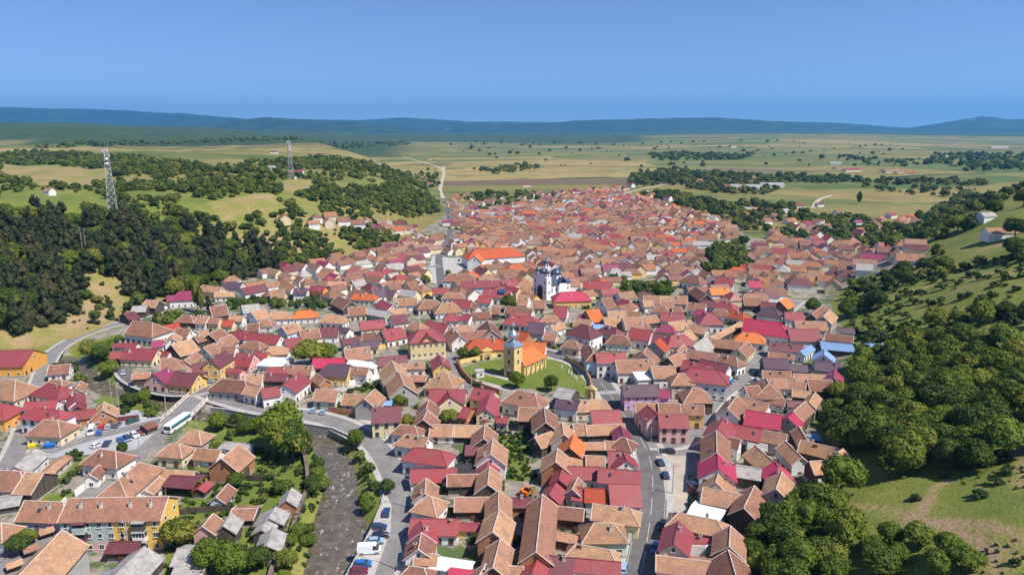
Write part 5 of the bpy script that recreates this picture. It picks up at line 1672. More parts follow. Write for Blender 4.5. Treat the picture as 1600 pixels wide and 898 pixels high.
# ------------------------------------------------------------------ masts, poles and lamps
def mast(label, base, top, red):
    c = land(*base)
    _, _, dep = pixel(c)
    h = (base[1] - top[1]) * dep / FOCAL / .96
    root = thing('lattice_mast', label, 'mast', tuple(c), .5)
    W0, W1 = h * .066, h * .022
    n = 11
    paint = [STEEL, mat('faded red lattice paint', (.34, .25, .24), .6)] if red else [mat('pale galvanised lattice', (.42, .43, .45), .6)] * 2
    ring = lambda k: [(sx * (W0 + (W1 - W0) * k / n) , sy * (W0 + (W1 - W0) * k / n), h * (1 - (1 - k / n) ** 1.15)) for sx, sy in ((-1, -1), (1, -1), (1, 1), (-1, 1))]
    r = h * .0026
    for corner in range(4):
        mb = MB()
        for k in range(n): mb.bar(ring(k)[corner], ring(k + 1)[corner], r * 1.5, k % 2 if red else 0, 5)
        mb.build('mast_leg', paint, root)
    mb = MB()
    for k in range(n):
        a, b = ring(k), ring(k + 1)
        for i in range(4):
            j = (i + 1) % 4
            mb.bar(a[i], b[j], r, k % 2 if red else 0, 4); mb.bar(a[j], b[i], r, k % 2 if red else 0, 4); mb.bar(b[i], b[j], r, 0, 4)
    mb.build('bracing', paint, root)
    for k in range(6):
        t = 2 * math.pi * k / 6; z = h * (.97 if k % 2 else .9)
        mb = MB(); mb.box((math.cos(t) * W1 * 2.0, math.sin(t) * W1 * 2.0, z), (.35, .35, 2.2)); mb.bar((0, 0, z), (math.cos(t) * W1 * 2, math.sin(t) * W1 * 2, z), .06)
        mb.build('antenna', WHITEM, root)
    for k in range(2):
        mb = MB(); mb.lathe([(.0, 0), (.9, .15), (.95, .45), (.0, .3)], n=14)
        o = mb.build('dish_antenna', WHITEM, root, True, (0, -W1 * 2.4, h * (.84 - .07 * k))); o.rotation_euler[0] = math.pi / 2
    mb = MB(); mb.bar((0, 0, h - 1), (0, 0, h + 4), .07); mb.build('lightning_rod', STEEL, root)
    mb = MB(); mb.box((W0 + 2, 0, 1.2), (2.4, 2, 2.6)); mb.build('equipment_cabinet', WHITEM, root)
mast('tall pale lattice mast on the plateau above the pine slope', (177, 333), (165, 238), False)
mast('slim red and grey lattice mast among fields far behind the pine slope', (455, 280), (452, 224), True)

POLE_C = mottled('concrete pole', (.42, .40, .37), (.32, .30, .28), 1)
def pole(label, base, h, lamp=None, group=None, wood=False):
    c = land(*base)
    root = thing('street_lamp' if lamp is not None else 'utility_pole', label, 'street lamp' if lamp is not None else 'utility pole', tuple(c), lamp or 0, group)
    mb = MB(); mb.bar((0, 0, -.3), (0, 0, h), .17, 0, 8, .10); mb.build('pole', POLE_C if not wood else TRUNK, root)
    if lamp is not None:
        mb = MB(); mb.bar((0, 0, h - .1), (1.7, 0, h + .45), .05, 0, 6); mb.build('arm', STEEL, root)
        mb = MB(); mb.box((2.05, 0, h + .5), (.9, .3, .14), 0, 0, .8); mb.box((2.05, 0, h + .42), (.6, .22, .05), 1); mb.build('lamp_head', [STEEL, WHITEM], root)
    else:
        mb = MB(); mb.box((0, 0, h - .5), (1.8, .1, .12)); mb.build('crossarm', STEEL, root)
        for x in (-.75, 0, .75):
            mb = MB(); mb.lathe([(.05, 0), (.09, .05), (.05, .12), (.09, .18), (.04, .26)], n=8); mb.build('insulator', WHITEM, root, False, (x, 0, h - .44))
LAMPS = [('street lamp at the inner curve of the river road beside white hip roofed house', (643, 795), 8.5, 3.0), ('street lamp on the river road opposite the white parked van', (620, 889), 8.5, 3.0), ('street lamp beside the narrow lower lane near the red long roof', (180, 569), 8.5, .3),
         ('street lamp on the corner beside the pink house', (1017, 690), 7.5, 3.1), ('street lamp by the crossroads above the churchyard lawn', (911, 578), 8, -.8), ('street lamp beside the churchyard brick wall', (737, 605), 8, .4), ('street lamp on the east pavement of main street near the hip roofed pink house', (1046, 845), 8, 3.0)]
for lab, b, h, r in LAMPS: pole(lab, b, h, r)
POLES = [('concrete utility pole beside the gravel square', (1050.5, 771), 9), ('concrete utility pole in front of the yellow apartment block', (202.5, 866), 9), ('concrete utility pole at the edge of the bridge road by the car park', (219.5, 716), 9), ('tall concrete pole behind the brick gable, nearer the car park', (176, 636), 11),
         ('tall concrete pole behind the brick gable, nearer the bridge', (186, 641), 11), ('concrete utility pole at the bridge corner', (261, 653), 10), ('concrete utility pole beside the hillside gardens behind the grey shed roof', (501, 476), 10), ('concrete utility pole beside the stone corner of the bridge', (308, 668), 9),
         ('utility pole on the wooded plateau just beside the pale lattice mast', (183, 336), 9), ('utility pole on the wooded plateau farther from the pale lattice mast', (197, 336), 9)]
for lab, b, h in POLES: pole(lab, b, h)
for lab, b in (('utility pole standing in the pine slope below the lattice mast, nearer the mast', (136, 400)), ('utility pole standing in the pine slope below the lattice mast, farther from the mast', (130, 398))):
    pole(lab, b, 17)

# ------------------------------------------------------------------ vehicles
PAINTS = {}
def paint(c, name):
    if name not in PAINTS:
        m = mat(name, c, .28, .0)
        m.node_tree.nodes['Principled BSDF'].inputs['Coat Weight'].default_value = .6
        PAINTS[name] = m
    return PAINTS[name]
CARPAINT = {'white': (.75, .75, .75), 'silver': (.42, .44, .46), 'black': (.02, .02, .024), 'navy blue': (.025, .05, .13), 'blue': (.03, .14, .42), 'bright blue': (.02, .22, .62), 'red': (.50, .03, .03), 'dark red': (.20, .02, .03), 'grey': (.13, .14, .15), 'light blue': (.28, .42, .58), 'yellow': (.75, .45, .03), 'dark green': (.04, .09, .07)}
wheel_mb = MB(); wheel_mb.lathe([(.0, -.1), (.2, -.11), (.22, -.1)], n=14, m=1); wheel_mb.lathe([(.22, -.1), (.31, -.11), (.33, 0), (.31, .11), (.0, .11)], n=14, m=0)
WHEEL = wheel_mb.mesh('wheel', [RUBBER, STEEL], True)
LAMPM = mat('headlight glass', (.75, .75, .70), .15)
TAILM = mat('tail light', (.45, .02, .02), .25)
CARMESH = {}
def car_meshes(kind, colour):
    key = (kind, colour)
    if key in CARMESH: return CARMESH[key]
    P = paint(CARPAINT[colour], colour + ' car paint')
    if kind == 'van':
        L, W, H, belt = 5.6, 2.05, 2.45, 1.15
        body = [(-2.8, .35), (2.75, .35), (2.8, .95), (2.35, 1.2), (1.75, 2.2), (1.45, H), (-2.7, H), (-2.8, 2.2)]
        glass = [(2.36, 1.24), (1.76, 2.22), (.95, 2.22), (.95, 1.24)]
    else:
        L, W, H, belt = 4.3, 1.78, 1.48, .92
        body = [(-2.12, .3), (2.12, .3), (2.16, .62), (2.02, .80), (1.15, .95), (.45, 1.42), (.1, H), (-1.1, H), (-1.55, 1.38), (-1.98, .95), (-2.16, .85)]
        glass = [(1.08, .97), (.42, 1.40), (-1.12, 1.42), (-1.52, 1.34), (-1.86, .97)]
    def prism(pts, w0, inset, m, mb):
        n = len(pts)
        def yw(z): return w0 / 2 - (max(z - belt, 0) / (H - belt)) * inset
        Lp = [(x, -yw(z), z) for x, z in pts]; Rp = [(x, yw(z), z) for x, z in pts]
        mb.face(Lp, m); mb.face(Rp[::-1], m)
        for i in range(n):
            j = (i + 1) % n
            mb.face([Lp[j], Lp[i], Rp[i], Rp[j]], m)
    bm_ = MB(); prism(body, W, .22, 0, bm_)
    bm_.box((0, 0, .34), (L * .96, W * .98, .16), 1)
    for x in (1.3, -1.3) if kind != 'van' else (1.75, -1.75):
        for s in (-1, 1): bm_.box((x, s * W / 2 * .985, .38), (.78, .08, .42), 1)
    gm = MB()
    def yw(z): return W / 2 - (max(z - belt, 0) / (H - belt)) * .22
    for s in (-1, 1):
        q = [(x, s * (yw(z) + .012), z) for x, z in glass]
        gm.face(q if s < 0 else q[::-1])
    if kind == 'van':
        gm.face([(2.34 + .02, -.85, 1.25), (2.34 + .02, .85, 1.25), (1.79 + .02, .78, 2.15), (1.79 + .02, -.78, 2.15)])
    else:
        gm.face([(1.13 + .02, -.76, .97), (1.13 + .02, .76, .97), (.47 + .03, .62, 1.40), (.47 + .03, -.62, 1.40)])
        gm.face([(-1.95 - .03, .74, .98), (-1.95 - .03, -.74, .98), (-1.57 - .03, -.62, 1.36), (-1.57 - .03, .62, 1.36)])
    hl = MB(); hl.box((0, 0, 0), (.1, .36, .16)); tl = MB(); tl.box((0, 0, 0), (.08, .26, .2))
    CARMESH[key] = (bm_.mesh('body', [P, DARKM]), gm.mesh('windows', GLASS), hl.mesh('headlight', LAMPM), tl.mesh('tail_light', TAILM), L, W)
    return CARMESH[key]

def car(label, px, px_to, colour, kind='car', group=None):
    """px is where the car stands, px_to a point of the photograph its front points to"""
    a, b = land(*px), land(*px_to)
    rz = math.atan2(b[1] - a[1], b[0] - a[0])
    body, glass, hl, tl, L, W = car_meshes(kind, colour)
    root = thing('van' if kind == 'van' else 'car', label, 'van' if kind == 'van' else 'car', (a[0], a[1], a[2] + .05), rz, group)
    put('body', body, root); put('windows', glass, root)
    wx = 1.75 if kind == 'van' else 1.3
    for x in (wx, -wx):
        for s in (-1, 1):
            o = put('wheel', WHEEL, root, (x, s * (W / 2 - .08), .33)); o.rotation_euler[0] = math.pi / 2 * s
    for s in (-1, 1):
        put('headlight', hl, root, (L / 2 - .02 if kind == 'van' else 2.11, s * W * .34, .82 if kind == 'van' else .68))
        put('tail_light', tl, root, (-L / 2 - .01 if kind == 'van' else -2.15, s * W * .36, 1.1 if kind == 'van' else .78))
    return root
E_ = lambda x, y: sp('E', x, y)
C_ = lambda x, y: sp('C', x, y)
G_ = lambda x, y: sp('G', x, y)
N_ = lambda x, y: sp('N', x, y)
car('white van parked at the car park end nearest the tiled hip house', E_(715, 580), E_(700, 620), 'white', 'van')
for lab, p, q, c in [
    ('red car parked in the upper row of the car park', E_(790, 545), E_(800, 515), 'red'),
    ('blue car parked just below the red car in the car park', E_(775, 585), E_(785, 555), 'blue'),
    ('silver car parked between the red and grey cars', E_(848, 540), E_(862, 510), 'silver'),
    ('grey car parked next to the silver car in the car park', E_(912, 528), E_(935, 508), 'grey'),
    ('dark green car parked alone against the maroon fence', E_(1035, 498), E_(1060, 490), 'dark green'),
    ('white car parked beside the lane, next to the tiled house', E_(760, 685), E_(800, 665), 'white'),
    ('navy car parked beside the lane, next to that white car', E_(835, 672), E_(855, 645), 'navy blue'),
    ('blue car first in the slanted row by the bridge road', E_(945, 650), E_(970, 675), 'blue'),
    ('navy car second in the slanted row by the bridge road', E_(992, 632), E_(1017, 655), 'navy blue'),
    ('white car in the slanted row between navy and dark red cars', E_(1050, 606), E_(1080, 630), 'white'),
    ('dark red car last in the slanted row by the bridge road', E_(1092, 590), E_(1120, 610), 'dark red'),
    ('yellow car standing on the road in front of the orange house', E_(103, 512), E_(106, 545), 'yellow'),
    ('silver car on the narrow lower lane around the bend', E_(965, 120), E_(955, 145), 'silver'),
    ('black car at the top of the lower lane behind the silver car', E_(970, 50), E_(968, 30), 'black'),
    ('light blue car leaving the lower lane by the yellow house corner', (333, 596), (341, 590), 'light blue'),
    ('navy car parked lengthwise by the river below the small round tree', (603.7, 803), (606, 790), 'navy blue'),
    ('navy car parked nose out, first of the riverside bays', (592, 826), (606, 826), 'navy blue'),
    ('black estate car parked nose out in the riverside bays', (594.5, 839), (608, 838), 'black'),
    ('light blue car parked beside the white riverside van', (587, 848), (600, 847), 'light blue'),
    ('blue car parked on the near side of the riverside van', (567, 884), (580, 883), 'blue'),
    ('dark red car nearest in the riverside bays', (561, 895), (574, 894), 'dark red'),
    ('light blue car parked by the garden wall, nearer the white corner house', (489.6, 643), (494, 636), 'light blue'),
    ('light blue car parked by the garden wall, nearer the cream maroon roofed house', (505, 645), (509, 638), 'light blue'),
    ('navy car parked at the kerb farther along the gravel square', C_(957, 32), C_(940, 5), 'navy blue'),
    ('navy car parked at the kerb in the middle of the gravel square', C_(998, 132), C_(988, 95), 'navy blue'),
    ('black car turning out of the square across from the pink house', G_(1018, 635), G_(980, 632), 'black'),
    ('silver car parked in shade beside the raspberry fence', C_(1210, 208), C_(1180, 180), 'silver'),
    ('black car parked beside the pavement by the red gabled house', C_(972, 520), C_(945, 580), 'black'),
    ('blue car in the shade on main street near the red gabled house', C_(917, 700), C_(905, 740), 'blue'),
    ('light blue car on main street beside the long red roof', C_(668, 862), C_(676, 800), 'light blue'),
    ('bright blue car on the side street below the white houses', N_(305, 788), N_(345, 750), 'bright blue'),
    ('silver car on the side street just above the bright blue car', N_(362, 748), N_(385, 725), 'silver'),
    ('black car in the shade on the side street', N_(490, 722), N_(515, 690), 'black'),
    ('white car parked in the side street below the shaded black car', N_(487, 775), N_(515, 750), 'white'),
    ('dark car standing in the narrow far end of the side street', N_(702, 300), N_(704, 270), 'black'),
    ('grey car standing in the narrow far end of the side street', N_(700, 365), N_(702, 335), 'grey'),
]: car(lab, p, q, c)
car('white high roofed van parked nose out by the river', (577, 863), (592, 862), 'white', 'van')

def coach():
    a, b = E_(1300, 585), E_(1425, 500)
    A, B = flat(*a, 0), flat(*b, 0)
    c = (A + B) / 2 + np.array([.8, .6, 0]); rz = math.atan2(A[1] - B[1], A[0] - B[0])
    root = thing('coach', 'white coach with teal window band parked by the bridge', 'coach', (c[0], c[1], .03), rz)
    L, W, H = 12.0, 2.5, 3.3
    mb = MB()
    prof = [(-6, .4), (5.9, .4), (6, 1.2), (5.75, 2.9), (5.4, H), (-5.8, H), (-6, 3.0)]
    Lp, Rp = [(x, -W / 2, z) for x, z in prof], [(x, W / 2, z) for x, z in prof]
    mb.face(Lp); mb.face(Rp[::-1])
    for i in range(len(prof)):
        j = (i + 1) % len(prof); mb.face([Lp[j], Lp[i], Rp[i], Rp[j]])
    mb.box((-1, 0, H + .12), (2.6, 1.5, .24), 0); mb.box((2.6, 0, H + .08), (1.2, 1.0, .16), 0)
    mb.build('body', paint(CARPAINT['white'], 'white car paint'), root)
    TEAL = mat('teal tinted glass', (.02, .13, .15), .12)
    for s in (-1, 1):
        mb = MB(); mb.face([(x, s * (W / 2 + .015), z) for x, z in ((-5.8, 1.65), (5.2, 1.65), (5.2, 2.75), (-5.8, 2.75))][::-s])
        mb.build('window_band', TEAL, root)
    mb = MB(); mb.face([(5.97, -1.15, 1.5), (5.97, 1.15, 1.5), (5.79, 1.1, 2.85), (5.79, -1.1, 2.85)]); mb.build('windscreen', GLASS, root)
    for x in (3.8, -3.6):
        for s in (-1, 1):
            o = put('wheel', WHEEL, root, (x, s * (W / 2 - .1), .5)); o.rotation_euler[0] = math.pi / 2 * s; o.scale = (1.5, 1.5, 1.5)
    for s in (-1, 1):
        mb = MB(); mb.box((6.0, s * .95, .85), (.08, .4, .22)); mb.build('headlight', LAMPM, root)
        mb = MB(); mb.bar((5.9, s * 1.2, 2.7), (6.3, s * 1.5, 2.4), .05); mb.box((6.3, s * 1.5, 2.2), (.12, .2, .4)); mb.build('mirror', DARKM, root)
coach()

def excavator():
    c = land(*sp('B', 1105, 285))
    ORG = paint((.80, .18, .02), 'orange machine paint')
    root = thing('excavator', 'small orange excavator standing in the yard behind the big barn', 'excavator', tuple(c), -.6)
    for s in (-1, 1):
        mb = MB(); mb.box((0, s * .9, .38), (2.8, .5, .7), 0, 0, .85); mb.build('track', RUBBER, root)
    mb = MB(); mb.box((-.3, 0, 1.25), (2.4, 2.0, .95), 0, 0, .93); mb.box((-1.1, 0, 1.8), (.9, 1.8, .4)); mb.build('body', ORG, root)
    mb = MB(); mb.box((.35, .45, 2.15), (1.2, 1.0, 1.3), 1, 0, .85); mb.box((.35, .45, 2.85), (1.15, .95, .12), 0); mb.build('cab', [ORG, GLASS], root)
    mb = MB(); mb.bar((.7, -.3, 1.5), (2.3, -.3, 3.3), .2); mb.bar((2.3, -.3, 3.3), (3.6, -.3, 1.4), .16); mb.build('arm', ORG, root)
    mb = MB(); mb.hexa([(3.3, -.7, .6), (3.9, -.7, .7), (3.9, .1, .7), (3.3, .1, .6), (3.35, -.7, 1.4), (4.1, -.7, 1.3), (4.1, .1, 1.3), (3.35, .1, 1.4)]); mb.build('bucket', DARKM, root)
excavator()

def bin_(label, px, col, nm, w, rz=0.2):
    c = land(*px)
    m = mat(nm, col, .5)
    root = thing('waste_container', label, 'container', (c[0], c[1], c[2] + .05), rz)
    mb = MB(); mb.hexa([(-w / 2 * .85, -.6, .15), (w / 2 * .85, -.6, .15), (w / 2 * .85, .6, .15), (-w / 2 * .85, .6, .15), (-w / 2, -.75, 1.3), (w / 2, -.75, 1.3), (w / 2, .75, 1.3), (-w / 2, .75, 1.3)]); mb.build('body', m, root)
    mb = MB(); mb.hexa([(-w / 2 - .05, -.8, 1.3), (w / 2 + .05, -.8, 1.3), (w / 2 + .05, .8, 1.3), (-w / 2 - .05, .8, 1.3), (-w / 2, -.4, 1.65), (w / 2, -.4, 1.65), (w / 2, .4, 1.65), (-w / 2, .4, 1.65)]); mb.build('lid', m, root)
bin_('blue waste container standing before the hip roofed house by the car park', E_(390, 695), (.02, .14, .45), 'blue plastic', 3.0)
bin_('yellow waste container at the corner of the hip roofed house', E_(255, 700), (.75, .55, .03), 'yellow plastic', 2.0)

def shelter():
    c = land(*G_(1003, 520))
    root = thing('bus_shelter', 'small shelter with orange tiled hip roof before the pink corner house', 'shelter', tuple(c), .0)
    for sx in (-1, 1):
        for sy in (-1, 1):
            mb = MB(); mb.box((sx * 1.3, sy * .9, 1.1), (.14, .14, 2.3)); mb.build('post', WALL['d'], root)
    put('roof', roof_mesh('h', .5, 1.2, 2.2, 3.1, [ROOF['o'], ROOF['o'], DARKTRIM]), root)
    mb = MB(); mb.box((0, .6, .45), (2.2, .4, .08)); mb.box((0, .6, .2), (2.0, .1, .45)); mb.build('bench', WALL['d'], root)
shelter()
def solar():
    A, B, w, hr, z0 = solve(sp('L', 580, 155), sp('L', 790, 165), sp('L', 680, 217), 6, .72)
    hit = min((h for h in HOUSES if h['roof'] == 'r'), key=lambda h: math.hypot(h['px'][0] - sp('L', 680, 185)[0], h['px'][1] - sp('L', 680, 190)[1]))
    root = hit['o']
    th = math.atan((hr - 6) / w)
    SOL = mat('solar cells', (.015, .04, .16), .12)
    for sgn in (-1,):
        mb = MB(); mb.box((0, 0, 0), (4.2, 3.2, .1), 0)
        for k in range(3): mb.box((-1.4 + 1.4 * k, 0, .06), (.05, 3.2, .04), 1)
        o = put('solar_panel', mb.mesh('solar_panel', [SOL, WHITEM]), root, (hit['L'] * .2, sgn * w * .5, hr - .5 * (hr - 6) + .15)); o.rotation_euler[0] = -sgn * th
solar()
for i, (p, lab) in enumerate([((74, 838), 'low tiled lean-to shelter on the roadside below the tiled corner house, nearest the fence'), ((50, 866), 'low tiled lean-to shelter on the roadside, middle of three'), ((24, 890), 'low tiled lean-to shelter on the roadside, closest to the long tiled block')]):
    c = land(*p)
    root = thing('shelter', lab, 'shelter', tuple(c), .75)
    put('roof', roof_mesh('g', 1.3, 1.0, 1.9, 2.4, [ROOF['t'], ROOF['t'], DARKTRIM]), root)
    for sx in (-1, 1):
        mb = MB(); mb.box((sx * 1.2, 0, .9), (.2, .2, 1.9)); mb.build('post', WALL['d'], root)
    mb = MB(); mb.box((0, .7, .9), (2.6, .2, 2.0)); mb.build('wall', WALL['t'], root)

# ------------------------------------------------------------------ trees
def leaf_material(name, dark, light, warm):
    def build(nt, bs):
        at = N(nt, 'ShaderNodeAttribute', attribute_name='tint')
        oi = N(nt, 'ShaderNodeObjectInfo')
        sep = N(nt, 'ShaderNodeSeparateColor')
        nt.links.new(at.outputs['Color'], sep.inputs[0])
        k = math_node(nt, 'FRACT', math_node(nt, 'ADD', oi.outputs['Random'], sep.outputs[1]))
        c = ramp(nt, k, [(0, dark), (.25, tuple(a * .8 + .012 for a in dark)), (.5, tuple((a + b) / 2 for a, b in zip(dark, light))), (.8, light), (1, warm)])
        v = N(nt, 'ShaderNodeHueSaturation')
        nt.links.new(c, v.inputs['Color'])
        nt.links.new(math_node(nt, 'MULTIPLY_ADD', sep.outputs[0], .9, .55), v.inputs['Value'])
        nt.links.new(v.outputs[0], bs.inputs['Base Color'])
        bs.inputs['Specular IOR Level'].default_value = .12
        tr = N(nt, 'ShaderNodeBsdfTranslucent')
        nt.links.new(v.outputs[0], tr.inputs['Color'])
        mx = N(nt, 'ShaderNodeMixShader'); mx.inputs[0].default_value = .32
        nt.links.new(bs.outputs[0], mx.inputs[1]); nt.links.new(tr.outputs[0], mx.inputs[2])
        nt.links.new(mx.outputs[0], nt.nodes['Material Output'].inputs['Surface'])
    return mat(name, light, .75, 0, build)
LEAF = leaf_material('broad leaves', (.074, .122, .018), (.165, .218, .032), (.250, .240, .044))
NEEDLE = leaf_material('pine needles', (.046, .068, .027), (.092, .108, .040), (.150, .126, .062))
LEAF_FAR = leaf_material('distant leaves', (.066, .108, .022), (.145, .190, .036), (.215, .205, .050))  # colour darker than LEAF, in place of self-shadow the sparse crowns lack
SHRUB = leaf_material('shrub leaves', (.045, .085, .018), (.085, .125, .030), (.130, .140, .045))

def crown_arrays(seed, lobes, leaves, leaf, pine=False, core=True):
    """a crown one unit in radius standing on the origin: leaf quads over uneven lobes, with a lumpy core behind them"""
    g = np.random.default_rng(seed)
    L = []
    if pine:
        for i in range(lobes):
            z = .35 + 2.0 * (i + g.uniform(-.2, .2)) / lobes
            rr = .95 * (1 - (z / 2.75) ** 1.5) + .08
            t = g.uniform(0, 6.28)
            L.append((math.cos(t) * rr * .55, math.sin(t) * rr * .55, z, rr * .55, .30))
    else:
        for i in range(lobes):
            t = 2.4 * i + g.uniform(-.5, .5)
            el = math.asin(np.clip(-.45 + 1.45 * (i + .5) / lobes + g.uniform(-.1, .1), -1, 1))
            d = g.uniform(.45, .68)
            r = g.uniform(.36, .56)
            L.append((math.cos(t) * math.cos(el) * d, math.sin(t) * math.cos(el) * d, .95 + math.sin(el) * d * .85, r, r * g.uniform(.75, .95)))
    V, F, T = [], [], []
    wsum = sum(l[3] ** 2 for l in L)
    for (cx, cy, cz, rh, rv) in L:
        n = max(int(leaves * rh ** 2 / wsum), 6)
        d = g.normal(size=(n, 3)); d[:, 2] += .25
        d /= np.linalg.norm(d, axis=1)[:, None]
        rad = g.uniform(.82, 1.12, (n, 1))
        p = np.array([cx, cy, cz]) + d * rad * np.array([rh, rh, rv])
        nn = d + g.normal(size=(n, 3)) * .45
        nn /= np.linalg.norm(nn, axis=1)[:, None]
        u = np.cross(nn, g.normal(size=(n, 3))); u /= np.linalg.norm(u, axis=1)[:, None]
        w = np.cross(nn, u)
        s = leaf * g.uniform(.6, 1.35, (n, 1))
        q = np.stack([p - u * s - w * s * .7, p + u * s * .8 - w * s, p + u * s + w * s * .8, p - u * s * .7 + w * s], 1)
        V.append(q.reshape(-1, 3))
        T.append(np.repeat(np.stack([np.clip(g.normal(.5, .2, n), 0, 1), np.full(n, g.uniform(-.07, .07)), np.zeros(n), np.ones(n)], -1), 4, 0))
        if core:
            m, k = 8, 5
            th = np.linspace(0, 2 * np.pi, m, endpoint=False)
            for a0, a1 in zip(np.linspace(-1.4, 1.4, k)[:-1], np.linspace(-1.4, 1.4, k)[1:]):
                quad = []
                for i in range(m):
                    pts = [(math.cos(th[i]) * math.cos(a0), math.sin(th[i]) * math.cos(a0), math.sin(a0)), (math.cos(th[(i + 1) % m]) * math.cos(a0), math.sin(th[(i + 1) % m]) * math.cos(a0), math.sin(a0)),
                           (math.cos(th[(i + 1) % m]) * math.cos(a1), math.sin(th[(i + 1) % m]) * math.cos(a1), math.sin(a1)), (math.cos(th[i]) * math.cos(a1), math.sin(th[i]) * math.cos(a1), math.sin(a1))]
                    quad.append(np.array(pts) * .84 * np.array([rh, rh, rv]) + np.array([cx, cy, cz]))
                V.append(np.concatenate(quad))
                T.append(np.tile(np.array([[.5, 0, 0, 1.0]]), (4 * m, 1)))
    V = np.concatenate(V); T = np.concatenate(T)
    return V.astype(np.float32), T.astype(np.float32)

def quads_mesh(name, V, T, m, mi=None):
    me = bpy.data.meshes.new(name)
    n = len(V) // 4
    me.vertices.add(len(V)); me.vertices.foreach_set('co', V.ravel())
    me.loops.add(len(V)); me.loops.foreach_set('vertex_index', np.arange(len(V)))
    me.polygons.add(n); me.polygons.foreach_set('loop_start', np.arange(n) * 4); me.polygons.foreach_set('loop_total', np.full(n, 4))
    at = me.attributes.new('tint', 'FLOAT_COLOR', 'POINT'); at.data.foreach_set('color', T.ravel())
    for x in (m if isinstance(m, list) else [m]): me.materials.append(x)
    if mi is not None: me.polygons.foreach_set('material_index', mi)
    me.update()
    return me

BROAD = [crown_arrays(100 + i, R.randint(12, 17), 2300, .053) for i in range(9)]
BROAD_ME = [quads_mesh('crown', V, T, LEAF) for V, T in BROAD]
PINES = [crown_arrays(200 + i, 13, 1100, .075, True) for i in range(6)]
PINE_ME = [quads_mesh('crown', V, T, NEEDLE) for V, T in PINES]
SMALL_ME = [quads_mesh('crown', V, T, SHRUB) for V, T in [crown_arrays(300 + i, 7, 500, .10) for i in range(4)]]
LOWB = [crown_arrays(400 + i, 7, 190, .155) for i in range(6)]
LOWP = [crown_arrays(500 + i, 7, 170, .15, True) for i in range(4)]
LOWS = [crown_arrays(600 + i, 4, 60, .24) for i in range(5)]
def trunk_mesh(h, r):
    mb = MB()
    mb.bar((0, 0, -.4), (0, 0, h), r, 0, 8, r * .6)
    for k in range(4):
        t = k * 1.7 + .4
        mb.bar((0, 0, h * (.55 + .1 * k)), (math.cos(t) * h * .35, math.sin(t) * h * .35, h * (1.0 + .08 * k)), r * .38, 0, 5, r * .15)
    return mb.mesh('trunk', TRUNK)
TRUNKS = {'broad': trunk_mesh(1.0, .075), 'pine': trunk_mesh(1.3, .05)}

def tree(kind, xyz, r, label, group=None, tall=1.0, rg=R):
    name = {'broad': 'broadleaf_tree', 'pine': 'pine_tree', 'bush': 'bush', 'poplar': 'poplar_tree'}[kind]
    root = thing(name, label, 'bush' if kind == 'bush' else 'tree', tuple(xyz), rg.uniform(0, 6.28), group)
    me = rg.choice({'broad': BROAD_ME, 'pine': PINE_ME, 'bush': SMALL_ME, 'poplar': BROAD_ME}[kind])
    lift = {'broad': .22, 'pine': .12, 'bush': -.45, 'poplar': .0}[kind] * r
    c = put('crown', me, root, (0, 0, lift))
    c.scale = (r * rg.uniform(.9, 1.1), r * rg.uniform(.9, 1.1), r * tall * rg.uniform(.9, 1.12))
    t = put('trunk', TRUNKS['pine' if kind == 'pine' else 'broad'], root)
    t.scale = (r, r, r * (tall if kind != 'bush' else .4))
    return root

def blocked(x, y, pad):
    for fx, fy, ca, sa, hx, hy in FOOT:
        dx, dy = x - fx, y - fy
        if abs(dx) + abs(dy) > 80: continue
        u, v = dx * ca + dy * sa, -dx * sa + dy * ca
        if abs(u) < hx + pad and abs(v) < hy + pad: return True
    return False
def on_road(x, y, pad):
    for line, half in ROAD_LINES.values():
        if np.min(np.hypot(line[:, 0] - x, line[:, 1] - y)) < half + pad: return True
    return False
def in_river(x, y, pad):
    if y > 430 or x > 60: return False
    d, i = dist_line(np.array(x), np.array(y), RIVER)
    return d < np.interp(i, np.arange(len(RIVER)), RIVER_HALF) + pad

def scatter(px_poly, spacing, rg, keep=1.0, clump=0.0):
    poly = np.array(region(px_poly))
    lo, hi = poly.min(0), poly.max(0)
    n0, n1 = int((hi[0] - lo[0]) / spacing) + 1, int((hi[1] - lo[1]) / spacing) + 1
    gx, gy = np.meshgrid(np.arange(n0), np.arange(n1))
    x = lo[0] + (gx + .5 * (gy % 2)).ravel() * spacing + rg.uniform(-.38, .38, gx.size) * spacing
    y = lo[1] + gy.ravel() * spacing + rg.uniform(-.38, .38, gx.size) * spacing
    m = inside(x, y, poly) & (rg.uniform(size=x.size) < keep)
    if clump:
        f = np.sin(x * .045 + 1) * np.sin(y * .038 + 2) + .6 * np.sin(x * .021 - y * .017) + .5 * np.sin(x * .11 + y * .09)
        m &= f > clump
    return x[m], y[m]

